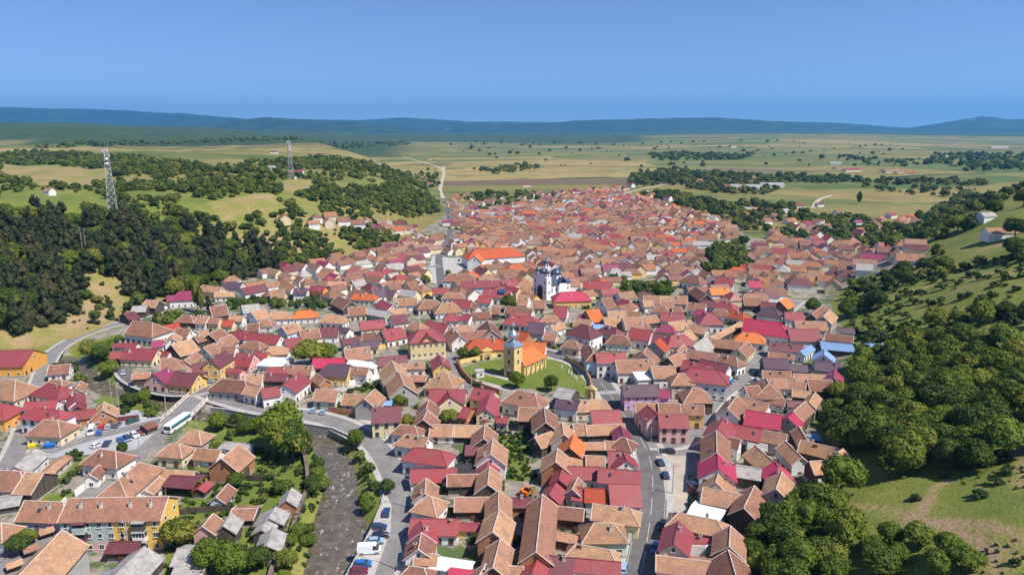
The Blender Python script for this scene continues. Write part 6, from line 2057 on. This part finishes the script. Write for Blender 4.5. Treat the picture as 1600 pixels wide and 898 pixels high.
# single trees one can point at
SINGLES = [('broad', (441, 704), 7.2, 'huge dark green tree on the river bank, the one nearer the road', 1.05), ('broad', (459, 722), 6.0, 'large rounded green tree on the river bank, nearer the water', 1.0),
           ('broad', (556, 697), 2.6, 'small dark tree at the outer curve of the river road', 1.0), ('broad', (605, 772), 2.3, 'small round street tree beside the riverside parking bays', 1.0),
           ('broad', (808, 606), 3.6, 'round churchyard tree at the foot of the yellow tower', 1.05), ('broad', (861, 611), 3.1, 'round dark tree standing alone on the churchyard lawn', 1.0),
           ('broad', (487, 574), 6.8, 'broad spreading tree among roofs, the darker half of a pair', .8), ('broad', (509, 570), 6.0, 'broad bright green tree among roofs beside its darker twin', .8),
           ('broad', (794, 487), 4.8, 'dark round tree among roofs in front of the white church', .95), ('broad', (758, 499), 2.6, 'small dark tree among roofs behind the old yellow church tower', 1.0),
           ('broad', (724, 562), 3.0, 'leafy tree by the lane beside the yellow gateway, nearer the school', .9), ('broad', (743, 560), 2.6, 'leafy tree by the lane right next to the yellow gateway', 1.0),
           ('poplar', (309, 488), 2.3, 'slim dark poplar beside the hillside road, nearer the raspberry roof', 4.0), ('poplar', (316, 490), 2.0, 'slim dark poplar beside the hillside road, farther from the raspberry roof', 4.4), ('pine', (326, 488), 3.2, 'conical conifer next to the two slim poplars', 1.2),
           ('broad', (279, 858), 4.2, 'rounded tree beside the yellow gable of the apartment block', .95), ('broad', (330, 895), 4.2, 'large leafy tree near the bottom beside the grey roofed sheds', .9), ('broad', (365, 900), 4.0, 'leafy tree near the bottom between the sheds and the flood wall', .9), ('broad', (400, 890), 3.2, 'bright leafy tree beside the grey river sheds', .9),
           ('broad', (1312, 778), 5.8, 'big dark bluish green tree at the edge of the last tiled barns', 1.0), ('broad', (1480, 732), 4.2, 'bushy tree at the top edge of the sunny meadow', .9), ('broad', (1318, 858), 5.0, 'yellowish green tree on the slope below the dirt track', .95),
           ('bush', (1531, 776), 1.9, 'lone bush with a dark shadow in the sunny meadow', .7), ('bush', (1432, 780), 1.5, 'low bush beside the bare dirt track', .7), ('poplar', (1342, 320), 3.4, 'solitary tall poplar in the fields beyond the eastern houses', 3.0),
           ('broad', (32, 866), 2.6, 'olive green yard tree beside the maroon street fence', .9), ('broad', (45, 850), 2.2, 'small yard tree behind the maroon street fence', .9),
           ('broad', (360, 727), 2.0, 'young tree against the wall of the brick gabled barn', 1.1), ('broad', (369, 762), 2.4, 'garden tree by the small white gabled hut', 1.0), ('broad', (192, 712), 1.6, 'narrow garden tree at the corner of the cream hip house', 1.5),
           ('broad', (637, 668), 2.6, 'garden tree between the red villa and the dark barn', .9), ('broad', (702, 660), 3.0, 'leafy tree in front of the red gabled villa', .8), ('broad', (906, 818), 1.7, 'small yard tree beside the cream walled house', 1.2),
           ('broad', (625, 636), 2.4, 'dark tree beside the blue roofed shed', 1.0), ('broad', (90, 580), 2.6, 'garden tree in front of the small white walled house by the hillside road', .7), ('broad', (1270, 492), 4.5, 'dark round tree behind the last houses of the side street', .9)]
for kind, px, r, lab, tall in SINGLES:
    p = land(*px)
    tree(kind, p, r, lab, None, tall)
TAKEN = [(*land(*s[1])[:2], s[2]) for s in SINGLES]

CAND = []        # kind, x, y, r, label, group
rg = np.random.default_rng(3)
WOODS = [
    ('broad', [(1268, 720), (1310, 592), (1335, 560), (1440, 545), (1600, 540), (1640, 720), (1570, 720), (1545, 738), (1420, 740), (1360, 755), (1330, 760), (1300, 715), (1290, 690)], 7.2, 1, 0, 4.6, 'leafy tree in the dense wood on the hillside beside the last houses', 'trees of the dense hillside wood'),
    ('broad', [(1150, 898), (1165, 850), (1225, 785), (1265, 770), (1300, 800), (1330, 830), (1345, 860), (1340, 898), (1250, 930), (1150, 930)], 5.6, 1, 0, 3.6, 'leafy tree in the thicket below the grassy hill, by the tiled barns', 'trees of the thicket below the grassy hill'),
    ('broad', [(1345, 850), (1420, 840), (1500, 868), (1530, 910), (1340, 930), (1330, 880)], 5.0, .85, 0, 2.8, 'green tree on the grassy slope below the dirt track', 'trees below the dirt track'),
    ('broad', [(1335, 520), (1310, 478), (1330, 445), (1450, 412), (1640, 400), (1640, 535), (1440, 542), (1335, 548)], 9.5, 1, -.25, 4.0, 'tree scattered over the green hillside above the dense wood', 'trees scattered over the green hillside'),
    ('broad', [(1105, 345), (1240, 330), (1400, 350), (1450, 332), (1520, 300), (1640, 282), (1640, 400), (1450, 412), (1300, 376), (1180, 374)], 12, 1, -.35, 5.0, 'tree among the gardens and slopes behind the eastern houses', 'trees behind the eastern houses'),
    ('pine', [(-30, 345), (80, 345), (180, 352), (330, 372), (420, 392), (440, 425), (400, 436), (300, 458), (215, 480), (180, 440), (140, 430), (125, 455), (100, 495), (60, 520), (-30, 540)], 6.6, 1, 0, 5.0, 'dark pine on the steep wooded slope above the hillside road', 'pines of the steep wooded slope'),
    ('broad', [(0, 330), (200, 335), (420, 375), (560, 345), (640, 350), (620, 380), (480, 412), (380, 390), (180, 350), (-20, 345)], 8.5, 1, -.7, 3.8, 'broadleaf tree along the upper edge of the pine slope', 'broadleaf trees above the pine slope'),
    ('broad', [(98, 582), (112, 562), (165, 540), (203, 530), (203, 548), (182, 565), (188, 600), (160, 605), (120, 598)], 6.0, 1, 0, 3.4, 'leafy tree in the riverside grove inside the bend of the hillside road', 'trees of the riverside grove'),
    ('broad', [(190, 612), (290, 622), (270, 645), (235, 720), (190, 635)], 5.5, .9, 0, 2.4, 'low tree on the river bank above the car park', 'trees along the river above the car park'),
    ('broad', [(322, 655), (420, 668), (425, 690), (330, 685)], 6.5, .9, 0, 2.6, 'low tree on the bank between the river and the gardens', 'trees on the bank by the gardens'),
    ('broad', [(545, 690), (575, 705), (596, 735), (585, 745), (560, 720), (548, 705)], 4.2, .8, 0, 1.8, 'young tree on the grassy bank inside the river road curve', 'young trees on the river bank'),
    ('broad', [(568, 760), (588, 760), (592, 780), (570, 805), (560, 800)], 4.4, .9, 0, 1.9, 'bushy tree on the bank just above the riverside parking bays', 'bushy trees on the river bank'),
    ('broad', [(486, 712), (502, 730), (505, 770), (498, 800), (485, 790), (486, 750)], 4.2, .9, 0, 2.0, 'bright green tree between the flood wall and the water', 'trees between flood wall and water'),
    ('broad', [(462, 830), (485, 810), (480, 850), (470, 910), (435, 910)], 4.4, .9, 0, 2.1, 'bright green tree on the bank below the river sheds', 'trees on the bank below the sheds'),
    ('broad', [(962, 442), (1055, 448), (1048, 468), (968, 470)], 7.0, 1, 0, 3.6, 'tree in the clump enclosed by roofs behind the old town', 'trees of the clump among the roofs'),
    ('broad', [(1108, 388), (1162, 378), (1168, 428), (1100, 425)], 8.0, 1, 0, 4.2, 'tree in the dark grove at the far edge of town', 'trees of the far grove'),
    ('broad', [(330, 700), (460, 705), (470, 790), (420, 800), (330, 790), (310, 740)], 7.5, .55, 0, 1.8, 'fruit tree in the riverside gardens', 'fruit trees of the riverside gardens'),
    ('broad', [(305, 490), (250, 500), (215, 515), (240, 520), (300, 505), (350, 480)], 7, .9, 0, 3.0, 'leafy tree behind the long brown roofed hall', 'trees behind the brown hall'),
    ('pine', [(60, 520), (95, 500), (125, 455), (190, 485), (205, 478), (300, 458), (240, 488), (120, 518)], 7.5, .5, 0, 3.4, 'pine standing on the bare tan slope above the hillside road', 'pines on the bare tan slope'),
    ('broad', [(345, 470), (395, 455), (440, 468), (520, 462), (530, 476), (470, 490), (400, 476), (365, 488)], 5.5, .85, 0, 2.6, 'bushy tree in the green strip behind the rows of tiled houses', 'bushy trees of the green strip'),
    ('broad', [(55, 768), (130, 710), (138, 722), (70, 786)], 4.0, .9, 0, 1.6, 'leafy bushy tree in the strip garden behind the tiled houses', 'bushy trees of the strip garden'),
]
for kind, poly, sp_, keep, clump, r, lab, grp in WOODS:
    xs, ys = scatter(poly, sp_, rg, keep, clump)
    for x, y in zip(xs, ys):
        rr = r * rg.uniform(.72, 1.25)
        if blocked(x, y, .55 * rr) or on_road(x, y, .55 * rr) or in_river(x, y, .3): continue
        if any(math.hypot(x - a, y - b) < .7 * (c + rr) for a, b, c in TAKEN): continue
        k = kind
        l2, g2 = lab, grp
        if kind == 'pine' and rg.uniform() < .4: k, l2, g2 = 'broad', 'leafy tree mixed in among the dark pines on the steep slope', 'leafy trees among the pines'
        CAND.append((k, x, y, rr, l2, g2))
# the scrub and hedges farther off: part of the wider woodland
FAR = []
FIELDS = [region(q) for q in SUNNY + [[(190, 300), (300, 302), (310, 312), (200, 312)], [(0, 302), (150, 300), (165, 318), (0, 322)], [(60, 262), (170, 268), (180, 282), (20, 278)], [(340, 318), (420, 308), (435, 332), (355, 342)], [(520, 285), (600, 288), (590, 297), (525, 296)]]]
for poly, sp_, keep, clump, r in [
    ([(180, 300), (340, 290), (430, 300), (430, 308), (330, 318), (345, 345), (430, 372), (300, 352), (185, 336)], 8, .9, -1.15, 3.2),
    ([(430, 352), (560, 346), (640, 352), (600, 385), (520, 408), (450, 420), (425, 385)], 7.0, .95, -1.05, 3.0),
    ([(440, 424), (560, 402), (650, 377), (715, 350), (800, 320), (960, 300), (1130, 346), (1155, 372), (1090, 425), (1200, 440), (1190, 500), (900, 480), (500, 470)], 15, .45, -9, 2.6),
    ([(1150, 445), (1165, 392), (1260, 377), (1450, 396), (1335, 432), (1240, 455)], 13, .5, -9, 3.0),
    ([(430, 362), (520, 358), (600, 362), (560, 395), (480, 412), (440, 420), (425, 395)], 9, .9, -.3, 3.2),
    ([(690, 345), (760, 322), (900, 305), (980, 305), (940, 318), (780, 335)], 14, .5, -9, 3.5),
    ([(-60, 240), (240, 246), (330, 262), (480, 246), (640, 276), (690, 325), (560, 343), (430, 372), (180, 333), (-60, 332)], 11, .92, -.85, 3.6),
    ([(420, 300), (560, 280), (660, 290), (690, 330), (600, 345), (440, 340)], 8, .95, -.8, 3.8),
    ([(0, 238), (180, 246), (330, 262), (300, 272), (150, 268), (0, 250)], 12, .9, -.3, 5.0),
    ([(560, 262), (680, 262), (690, 290), (640, 290)], 16, .8, -.2, 4.0),
    ([(985, 275), (1060, 269), (1200, 275), (1225, 292), (1200, 304), (1120, 302), (1040, 290), (985, 292)], 13, .9, -.6, 5.5),
    ([(1000, 300), (1060, 305), (1120, 318), (1250, 322), (1230, 335), (1130, 345), (1060, 322), (1005, 306)], 9, .9, -.6, 5.0),
    ([(700, 305), (820, 300), (900, 312), (830, 318), (740, 325)], 10, .5, -.2, 4.0),
    ([(740, 265), (820, 256), (850, 262), (780, 275)], 14, .8, -.2, 4.5),
    ([(985, 270), (1075, 262), (1080, 268), (1000, 276)], 14, .8, -.3, 5.0),
    ([(1200, 275), (1420, 282), (1540, 285), (1540, 291), (1400, 290), (1210, 284)], 15, .9, -.3, 6.0),
    ([(1330, 290), (1530, 296), (1500, 310), (1380, 300)], 20, .6, 0, 5.0),
    ([(1300, 245), (1590, 250), (1590, 262), (1330, 258)], 32, .7, .1, 8.0),
    ([(1010, 240), (1180, 240), (1160, 250), (1030, 252)], 26, .7, .0, 7.0),
    ([(60, 228), (640, 222), (640, 227), (60, 233)], 26, .6, .1, 7.0),
    ([(700, 222), (1400, 226), (1500, 262), (900, 262), (720, 245)], 45, .6, .95, 6.5),
    ([(1450, 240), (1600, 240), (1600, 268), (1500, 268)], 34, .7, 0, 8),
]:
    xs, ys = scatter(poly, sp_, rg, keep, clump)
    for x, y in zip(xs, ys):
        if any(inside(np.array([x]), np.array([y]), q)[0] for q in FIELDS): continue
        if not on_road(x, y, 3) and not blocked(x, y, .5): FAR.append(('broad', x, y, r * (.45 + 1.1 * rg.uniform() ** 1.6)))
def seen_size(c): return c[3] / math.hypot(c[1], c[2])
solo = []
for kind, limit in (('broad', 255), ('pine', 190)):
    cs = sorted([c for c in CAND if c[0] == kind], key=seen_size, reverse=True)
    solo += cs[:limit]
    FAR += [c[:4] for c in cs[limit:]]
for kind, x, y, r, lab, grp in solo:
    tree(kind, (x, y, float(height(x, y)) - .1), r, lab, grp, 1.15 if kind == 'pine' else R.uniform(.8, 1.05))

# ------------------------------------------------------------------ the rest of the town, beyond the buildings built one by one
DISTANT = []
def distant_houses():
    cols = [ROOF['t'], ROOF['b'], ROOF['r'], ROOF['m'], ROOF['p'], ROOF['o'], ROOF['g'], WALL['w'], WALL['i'], WALL['t'], WALL['y'], DARK_TILES, DUSTY_TILES, OCHRE_TILES]
    V, F, MI, UV = [], [], [], []
    def quad(p, m):
        i = len(V); V.extend(p); F.append(tuple(range(i, i + len(p)))); MI.append(m)
        UV.extend([(q[0] + q[1] * .3, q[2] * 1.4 + q[1] * .3) for q in p])
    def one(x, y, rz, L, w, he, rise, rc, wc, form):
        z0 = float(height(x, y))
        DISTANT.append((x, y, L * .5 + 1.0))
        ca, sa = math.cos(rz), math.sin(rz)
        T = lambda u, v, z: (x + u * ca - v * sa, y + u * sa + v * ca, z0 + z)
        a, hr, o = L / 2, he + rise, .4
        for s in (-1, 1):
            q = [T(-a, s * w, -2), T(a, s * w, -2), T(a, s * w, he), T(-a, s * w, he)]
            quad(q if s < 0 else q[::-1], wc)
            q = [T(s * a, -w, -2), T(s * a, w, -2), T(s * a, w, he)] + ([T(s * a, 0, hr - .15)] if form == 'g' else []) + [T(s * a, -w, he)]
            quad(q if s > 0 else q[::-1], wc)
            ra = a + .3 if form == 'g' else a - w * .8
            q = [T(-a - o, s * (w + o), he - .25), T(a + o, s * (w + o), he - .25), T(ra, 0, hr), T(-ra, 0, hr)]
            quad(q if s < 0 else q[::-1], rc)
            if form == 'h':
                q = [T(s * (a + o), -w - o, he - .25), T(s * (a + o), w + o, he - .25), T(s * ra, 0, hr)]
                quad(q if s > 0 else q[::-1], rc)
    g = np.random.default_rng(21)
    done = []
    def fill(poly, sp_, prob, ang):
        pw = np.array(region(poly)); lo, hi = pw.min(0), pw.max(0)
        xs, ys = scatter(poly, sp_, g, prob)
        for x, y in zip(xs, ys):
            L, w = g.uniform(8, 14.5), g.uniform(3.1, 4.6)
            if blocked(x, y, 4.2) or on_road(x, y, 3.5): continue
            if any(inside(np.array([x]), np.array([y]), gp)[0] for gp in GREEN): continue
            rz = ang + .5 * math.sin(x * .009 + y * .006) + (math.pi / 2 if g.uniform() < .42 else 0) + g.normal(0, .08)
            rc = g.choice(7, p=[.46, .27, .10, .06, .015, .04, .055])
            rc = g.choice([0, 11, 12, 13], p=[.22, .30, .22, .26]) if rc == 0 else (g.choice([1, 11]) if rc == 1 else rc)
            wc = 7 + g.choice(4, p=[.55, .18, .18, .09])
            form = 'h' if g.uniform() < .28 else 'g'
            one(x, y, rz, L, w, g.uniform(2.7, 4.2), w * g.uniform(.7, .85), rc, wc, form)
    GREEN = [region(g_) for g_ in ([(660, 448), (674, 398), (738, 402), (738, 432), (702, 452)], [(958, 440), (1058, 444), (1052, 472), (962, 472)], [(1098, 384), (1166, 376), (1168, 430), (1100, 428)], [(640, 352), (712, 345), (715, 372), (660, 374)], [(688, 400), (735, 405), (735, 432), (690, 440)])]
    T1 = [(335, 452), (440, 424), (560, 402), (650, 377), (690, 372), (715, 350), (760, 335), (800, 320), (900, 313), (960, 300), (985, 306), (1050, 326), (1130, 346), (1155, 372), (1110, 390), (1090, 425), (1200, 440), (1225, 470), (1190, 500), (1040, 500), (900, 480), (700, 470), (500, 470), (340, 480)]
    fill(T1, 11.9, .93, .35)
    fill([(1150, 445), (1165, 392), (1200, 378), (1260, 377), (1345, 383), (1450, 396), (1442, 410), (1335, 432), (1312, 452), (1240, 455)], 12.5, .9, .1)
    fill([(380, 348), (410, 344), (412, 354), (384, 356)], 14, .8, .1)
    fill([(428, 346), (500, 344), (600, 346), (690, 348), (690, 358), (560, 362), (520, 355), (430, 354)], 15, .8, .05)
    fill([(600, 360), (690, 355), (700, 372), (650, 378), (600, 372)], 14, .7, .05)
    fill([(688, 318), (760, 322), (740, 345), (700, 345)], 16, .8, .2)
    fill([(830, 308), (900, 300), (975, 297), (960, 312), (850, 318)], 15, .8, .2)
    fill([(1165, 372), (1190, 362), (1230, 366), (1220, 376)], 18, .7, .2)
    fill([(1238, 360), (1285, 350), (1290, 364), (1245, 368)], 17, .8, .2)
    fill([(1365, 348), (1400, 336), (1440, 346), (1430, 358), (1372, 356)], 18, .8, .1)
    fill([(1140, 332), (1330, 328), (1345, 350), (1180, 366)], 26, .5, .1)
    fill([(1290, 352), (1370, 352), (1380, 376), (1270, 374)], 19, .6, .1)
    fill([(680, 308), (860, 304), (990, 290), (1010, 300), (1060, 318), (1000, 312), (830, 316), (720, 330)], 21, .5, .2)
    fill([(1090, 283), (1180, 282), (1185, 295), (1100, 295)], 32, .6, .1)
    fill([(1300, 262), (1430, 268), (1420, 276), (1310, 270)], 60, .5, .1)
    for px, py, L, rc in [(1470, 215 + 33, 60, 6), (1560, 232, 80, 6), (1330, 268, 40, 2), (1395, 270, 40, 0), (1145, 231, 30, 6), (1165, 296, 50, 6), (1205, 292, 40, 6), (1175, 331, 18, 6), (1305, 257, 30, 6),
                          (428, 240, 16, 3), (424, 266, 10, 6), (468, 273, 9, 2), (590, 260, 9, 6), (672, 250, 9, 2), (693, 264, 8, 6), (672, 290, 9, 0), (823, 292, 14, 2), (1250, 325, 12, 2), (1280, 323, 10, 3), (765, 232, 14, 2), (78, 305, 6, 0), (1563, 372, 18, 0), (1540, 346, 9, 6), (1340, 352, 9, 4), (1440, 352, 16, 6), (1340, 378, 10, 2), (700, 352, 12, 4)]:
        p = land(px, py)
        one(p[0], p[1], g.uniform(-.3, .3), L, max(L * .22, 3.2), 3.6, max(L * .1, 2.2), rc, 7, 'g')
    me = bpy.data.meshes.new('distant_houses')
    me.from_pydata(V, [], F)
    for m in cols: me.materials.append(m)
    me.polygons.foreach_set('material_index', MI)
    uv = me.uv_layers.new(name='UVMap'); uv.data.foreach_set('uv', [c for p in UV for c in p])
    tag(put('distant_houses', me), kind='stuff')


def mass(name, items, sets, mats, label):
    """many plants as one object (each a full crown placed on the ground)"""
    VS, TS, MI = [], [], []
    if not items: return
    xy = np.array([(c[1], c[2]) for c in items])
    zz = height(xy[:, 0], xy[:, 1])
    for c, z in zip(items, zz):
        V, T = sets[c[0]][rg.integers(len(sets[c[0]]))]
        a = rg.uniform(0, 6.28); ca, sa = math.cos(a), math.sin(a)
        r = c[3]; sz = r * rg.uniform(.75, 1.15) * (1.1 if c[0] == 'pine' else .9)
        W = np.stack([(V[:, 0] * ca - V[:, 1] * sa) * r + c[1], (V[:, 0] * sa + V[:, 1] * ca) * r + c[2], V[:, 2] * sz + z - .25 * r], -1)
        T = T.copy(); T[:, 1] += rg.uniform()
        VS.append(W); TS.append(T); MI.append(np.full(len(V) // 4, 1 if c[0] == 'pine' else 0))
    me = quads_mesh(name, np.concatenate(VS).astype(np.float32), np.concatenate(TS).astype(np.float32), mats, np.concatenate(MI))
    tag(put(name, me), kind='stuff')
distant_houses()
FAR = [c for c in FAR if not any(math.hypot(c[1] - hx, c[2] - hy) < hr + .5 * c[3] for hx, hy, hr in DISTANT)]
mass('woodland', FAR, {'broad': LOWB, 'pine': LOWP}, [LEAF_FAR, NEEDLE], None)

# low green growth in the yards, gardens and along the banks
def greenery():
    items = []
    LAWN = region(GARDENS[2])
    for poly, sp_, r in (([(1290, 745), (1600, 720), (1640, 898), (1380, 930), (1300, 800)], 1.9, .28), ([(1320, 470), (1450, 412), (1600, 400), (1640, 540), (1330, 540)], 5.0, .8)):
        xs, ys = scatter(poly, sp_, rg, .6, -.35)
        items += [('s', x, y, r * rg.uniform(.5, 1.8)) for x, y in zip(xs, ys)]
    def add(poly, sp_, keep, clump, r):
        xs, ys = scatter(poly, sp_, rg, keep, clump)
        for x, y in zip(xs, ys):
            rr = r * rg.uniform(.5, 1.4)
            if blocked(x, y, .3) or on_road(x, y, 1.6) or in_river(x, y, -.6): continue
            if inside(np.array([x]), np.array([y]), LAWN)[0]: continue
            items.append(('s', x, y, rr))
    add([(630, 660), (1300, 720), (1310, 700), (1160, 898), (600, 898), (640, 760)], 4.2, .5, .15, 1.3)
    add([(160, 500), (700, 450), (1200, 450), (1310, 560), (1290, 720), (640, 660), (400, 630), (200, 570)], 5.0, .42, .2, 1.5)
    add([(300, 700), (470, 700), (478, 780), (430, 898), (250, 898), (280, 780)], 2.6, .75, -.5, .95)
    add([(775, 675), (832, 678), (835, 755), (780, 755)], 2.0, .9, -1.5, .8)
    add([(0, 700), (140, 700), (130, 780), (20, 898), (-20, 898)], 4.0, .45, 0, 1.2)
    add([(540, 600), (600, 586), (622, 615), (560, 616)], 2.6, .6, -.5, .7)
    add([(190, 605), (300, 622), (420, 668), (500, 690), (560, 690), (600, 740), (600, 770), (560, 870), (440, 898), (480, 700), (330, 660)], 2.3, .6, -.6, .9)
    add([(1290, 720), (1600, 720), (1600, 760), (1300, 760)], 5.0, .6, -.3, 1.6)
    add([(1160, 770), (1350, 770), (1600, 870), (1600, 898), (1160, 898)], 4.6, .4, .1, 1.2)
    add([(1310, 560), (1330, 450), (1600, 400), (1600, 560)], 6.5, .6, 0, 1.7)
    add([(0, 345), (430, 385), (300, 460), (130, 450), (100, 510), (0, 540)], 7, .5, -.2, 1.6)
    add([(60, 545), (200, 500), (190, 480), (110, 490), (60, 520)], 4.0, .3, .2, .9)
    mass('garden_greenery', items, {'s': LOWS}, [SHRUB], None)
greenery()

# ------------------------------------------------------------------ wording: what singles each building out
LANDMARKS = [('yellow church', 806, 572), ('white church', 856, 450), ('yellow school', 668, 545), ('white coach', 283, 666), ('apartment block', 185, 806), ('car park', 190, 672), ('zebra crossing', 951, 613), ('pink corner house', 1048, 668),
             ('gravel square', 1055, 755), ('white riverside van', 577, 862), ('slim poplars', 312, 480), ('orange excavator', 821, 775), ('blue-roofed houses', 1300, 540), ('flood wall', 462, 810), ('twin broad trees', 498, 560), ('dense hillside wood', 1320, 720),
             ('lower lane', 200, 580), ('brown-roofed hall', 223, 512), ('orchard garden', 805, 715), ('tree clump', 1008, 458), ('bright blue car', 1141, 598), ('thicket', 1200, 850), ('churchyard lawn', 880, 600), ('small street tree', 605, 765), ('river road bend', 560, 670), ('hillside road', 60, 600), ('crossroads', 905, 560), ('riverbank trees', 450, 690)]
ORD = ['', 'second ', 'third ', 'fourth ', 'fifth ', 'sixth ', 'seventh ', 'eighth ', 'ninth ', 'tenth ', 'eleventh ', 'twelfth ']
FORM = {'g': 'gabled', 'h': 'hipped', 'a': 'half-hipped', 'b': 'half-hipped', 'o': 'open'}
buckets = {}
for h in HOUSES:
    px, py, _ = h['px']
    nm, lx, ly = min(LANDMARKS, key=lambda l: math.hypot(px - l[1], (py - l[2]) * 1.6))
    rel = 'behind' if py < ly - 9 else ('in front of' if py > ly + 9 else 'beside')
    big = 'large ' if h['size'] > 190 else ('small ' if h['size'] < 70 else '')
    lng = 'long ' if h['half'] / h['w'] > 2.3 else ''
    two = 'tall ' if h['he'] >= 5.8 and h['kind'] == 'house' else ''
    if big == 'small ' and (lng or two): big = ''
    roof = ROOF_WORD[h['roof']]
    form = 'flat-topped' if h['flat'] and h['form'] != 'o' else FORM[h['form']]
    h['look'] = f"{big}{lng}{two}{roof}-roofed {form} {h['kind']}" + ('' if h['form'] == 'o' else f" with {WALL_WORD[h['wall']]} walls")
    h['d'] = math.hypot(px - lx, py - ly)
    buckets.setdefault((h['look'], nm, rel), []).append(h)
for (look, nm, rel), hs in buckets.items():
    hs.sort(key=lambda h: h['d'])
    for i, h in enumerate(hs):
        tail = f" {rel} the {nm}" if len(hs) == 1 else f" {rel} the {nm}, {ORD[i]}nearest such"
        words_ = (look + tail).split()
        for w_ in ('long', 'large', 'small', 'tall', 'half-hipped', 'gabled'):
            if len(words_) > 16 and w_ in words_: words_.remove(w_)
        tag(h['o'], ' '.join(words_), None, {'house': 'houses of the town', 'barn': 'barns behind the houses', 'shed': 'sheds and outbuildings', 'pavilion': 'open canopies'}[h['kind']])

# ------------------------------------------------------------------ the air
mb = MB(); mb.hexa([(-22000, -300, -9), (22000, -300, -9), (22000, 22000, -9), (-22000, 22000, -9), (-22000, -300, 720), (22000, -300, 720), (22000, 22000, 720), (-22000, 22000, 720)])
hz = bpy.data.materials.new('haze')
hz.use_nodes = True
hn = hz.node_tree.nodes
hn.remove(hn['Principled BSDF'])
pv = hn.new('ShaderNodeVolumePrincipled')
pv.inputs['Color'].default_value = (.10, .42, .86, 1)
pv.inputs['Density'].default_value = .55e-4
pv.inputs['Density Attribute'].default_value = ''
pv.inputs['Anisotropy'].default_value = .2
hz.node_tree.links.new(pv.outputs[0], hn['Material Output'].inputs['Volume'])
tag(mb.build('haze', hz), kind='stuff')
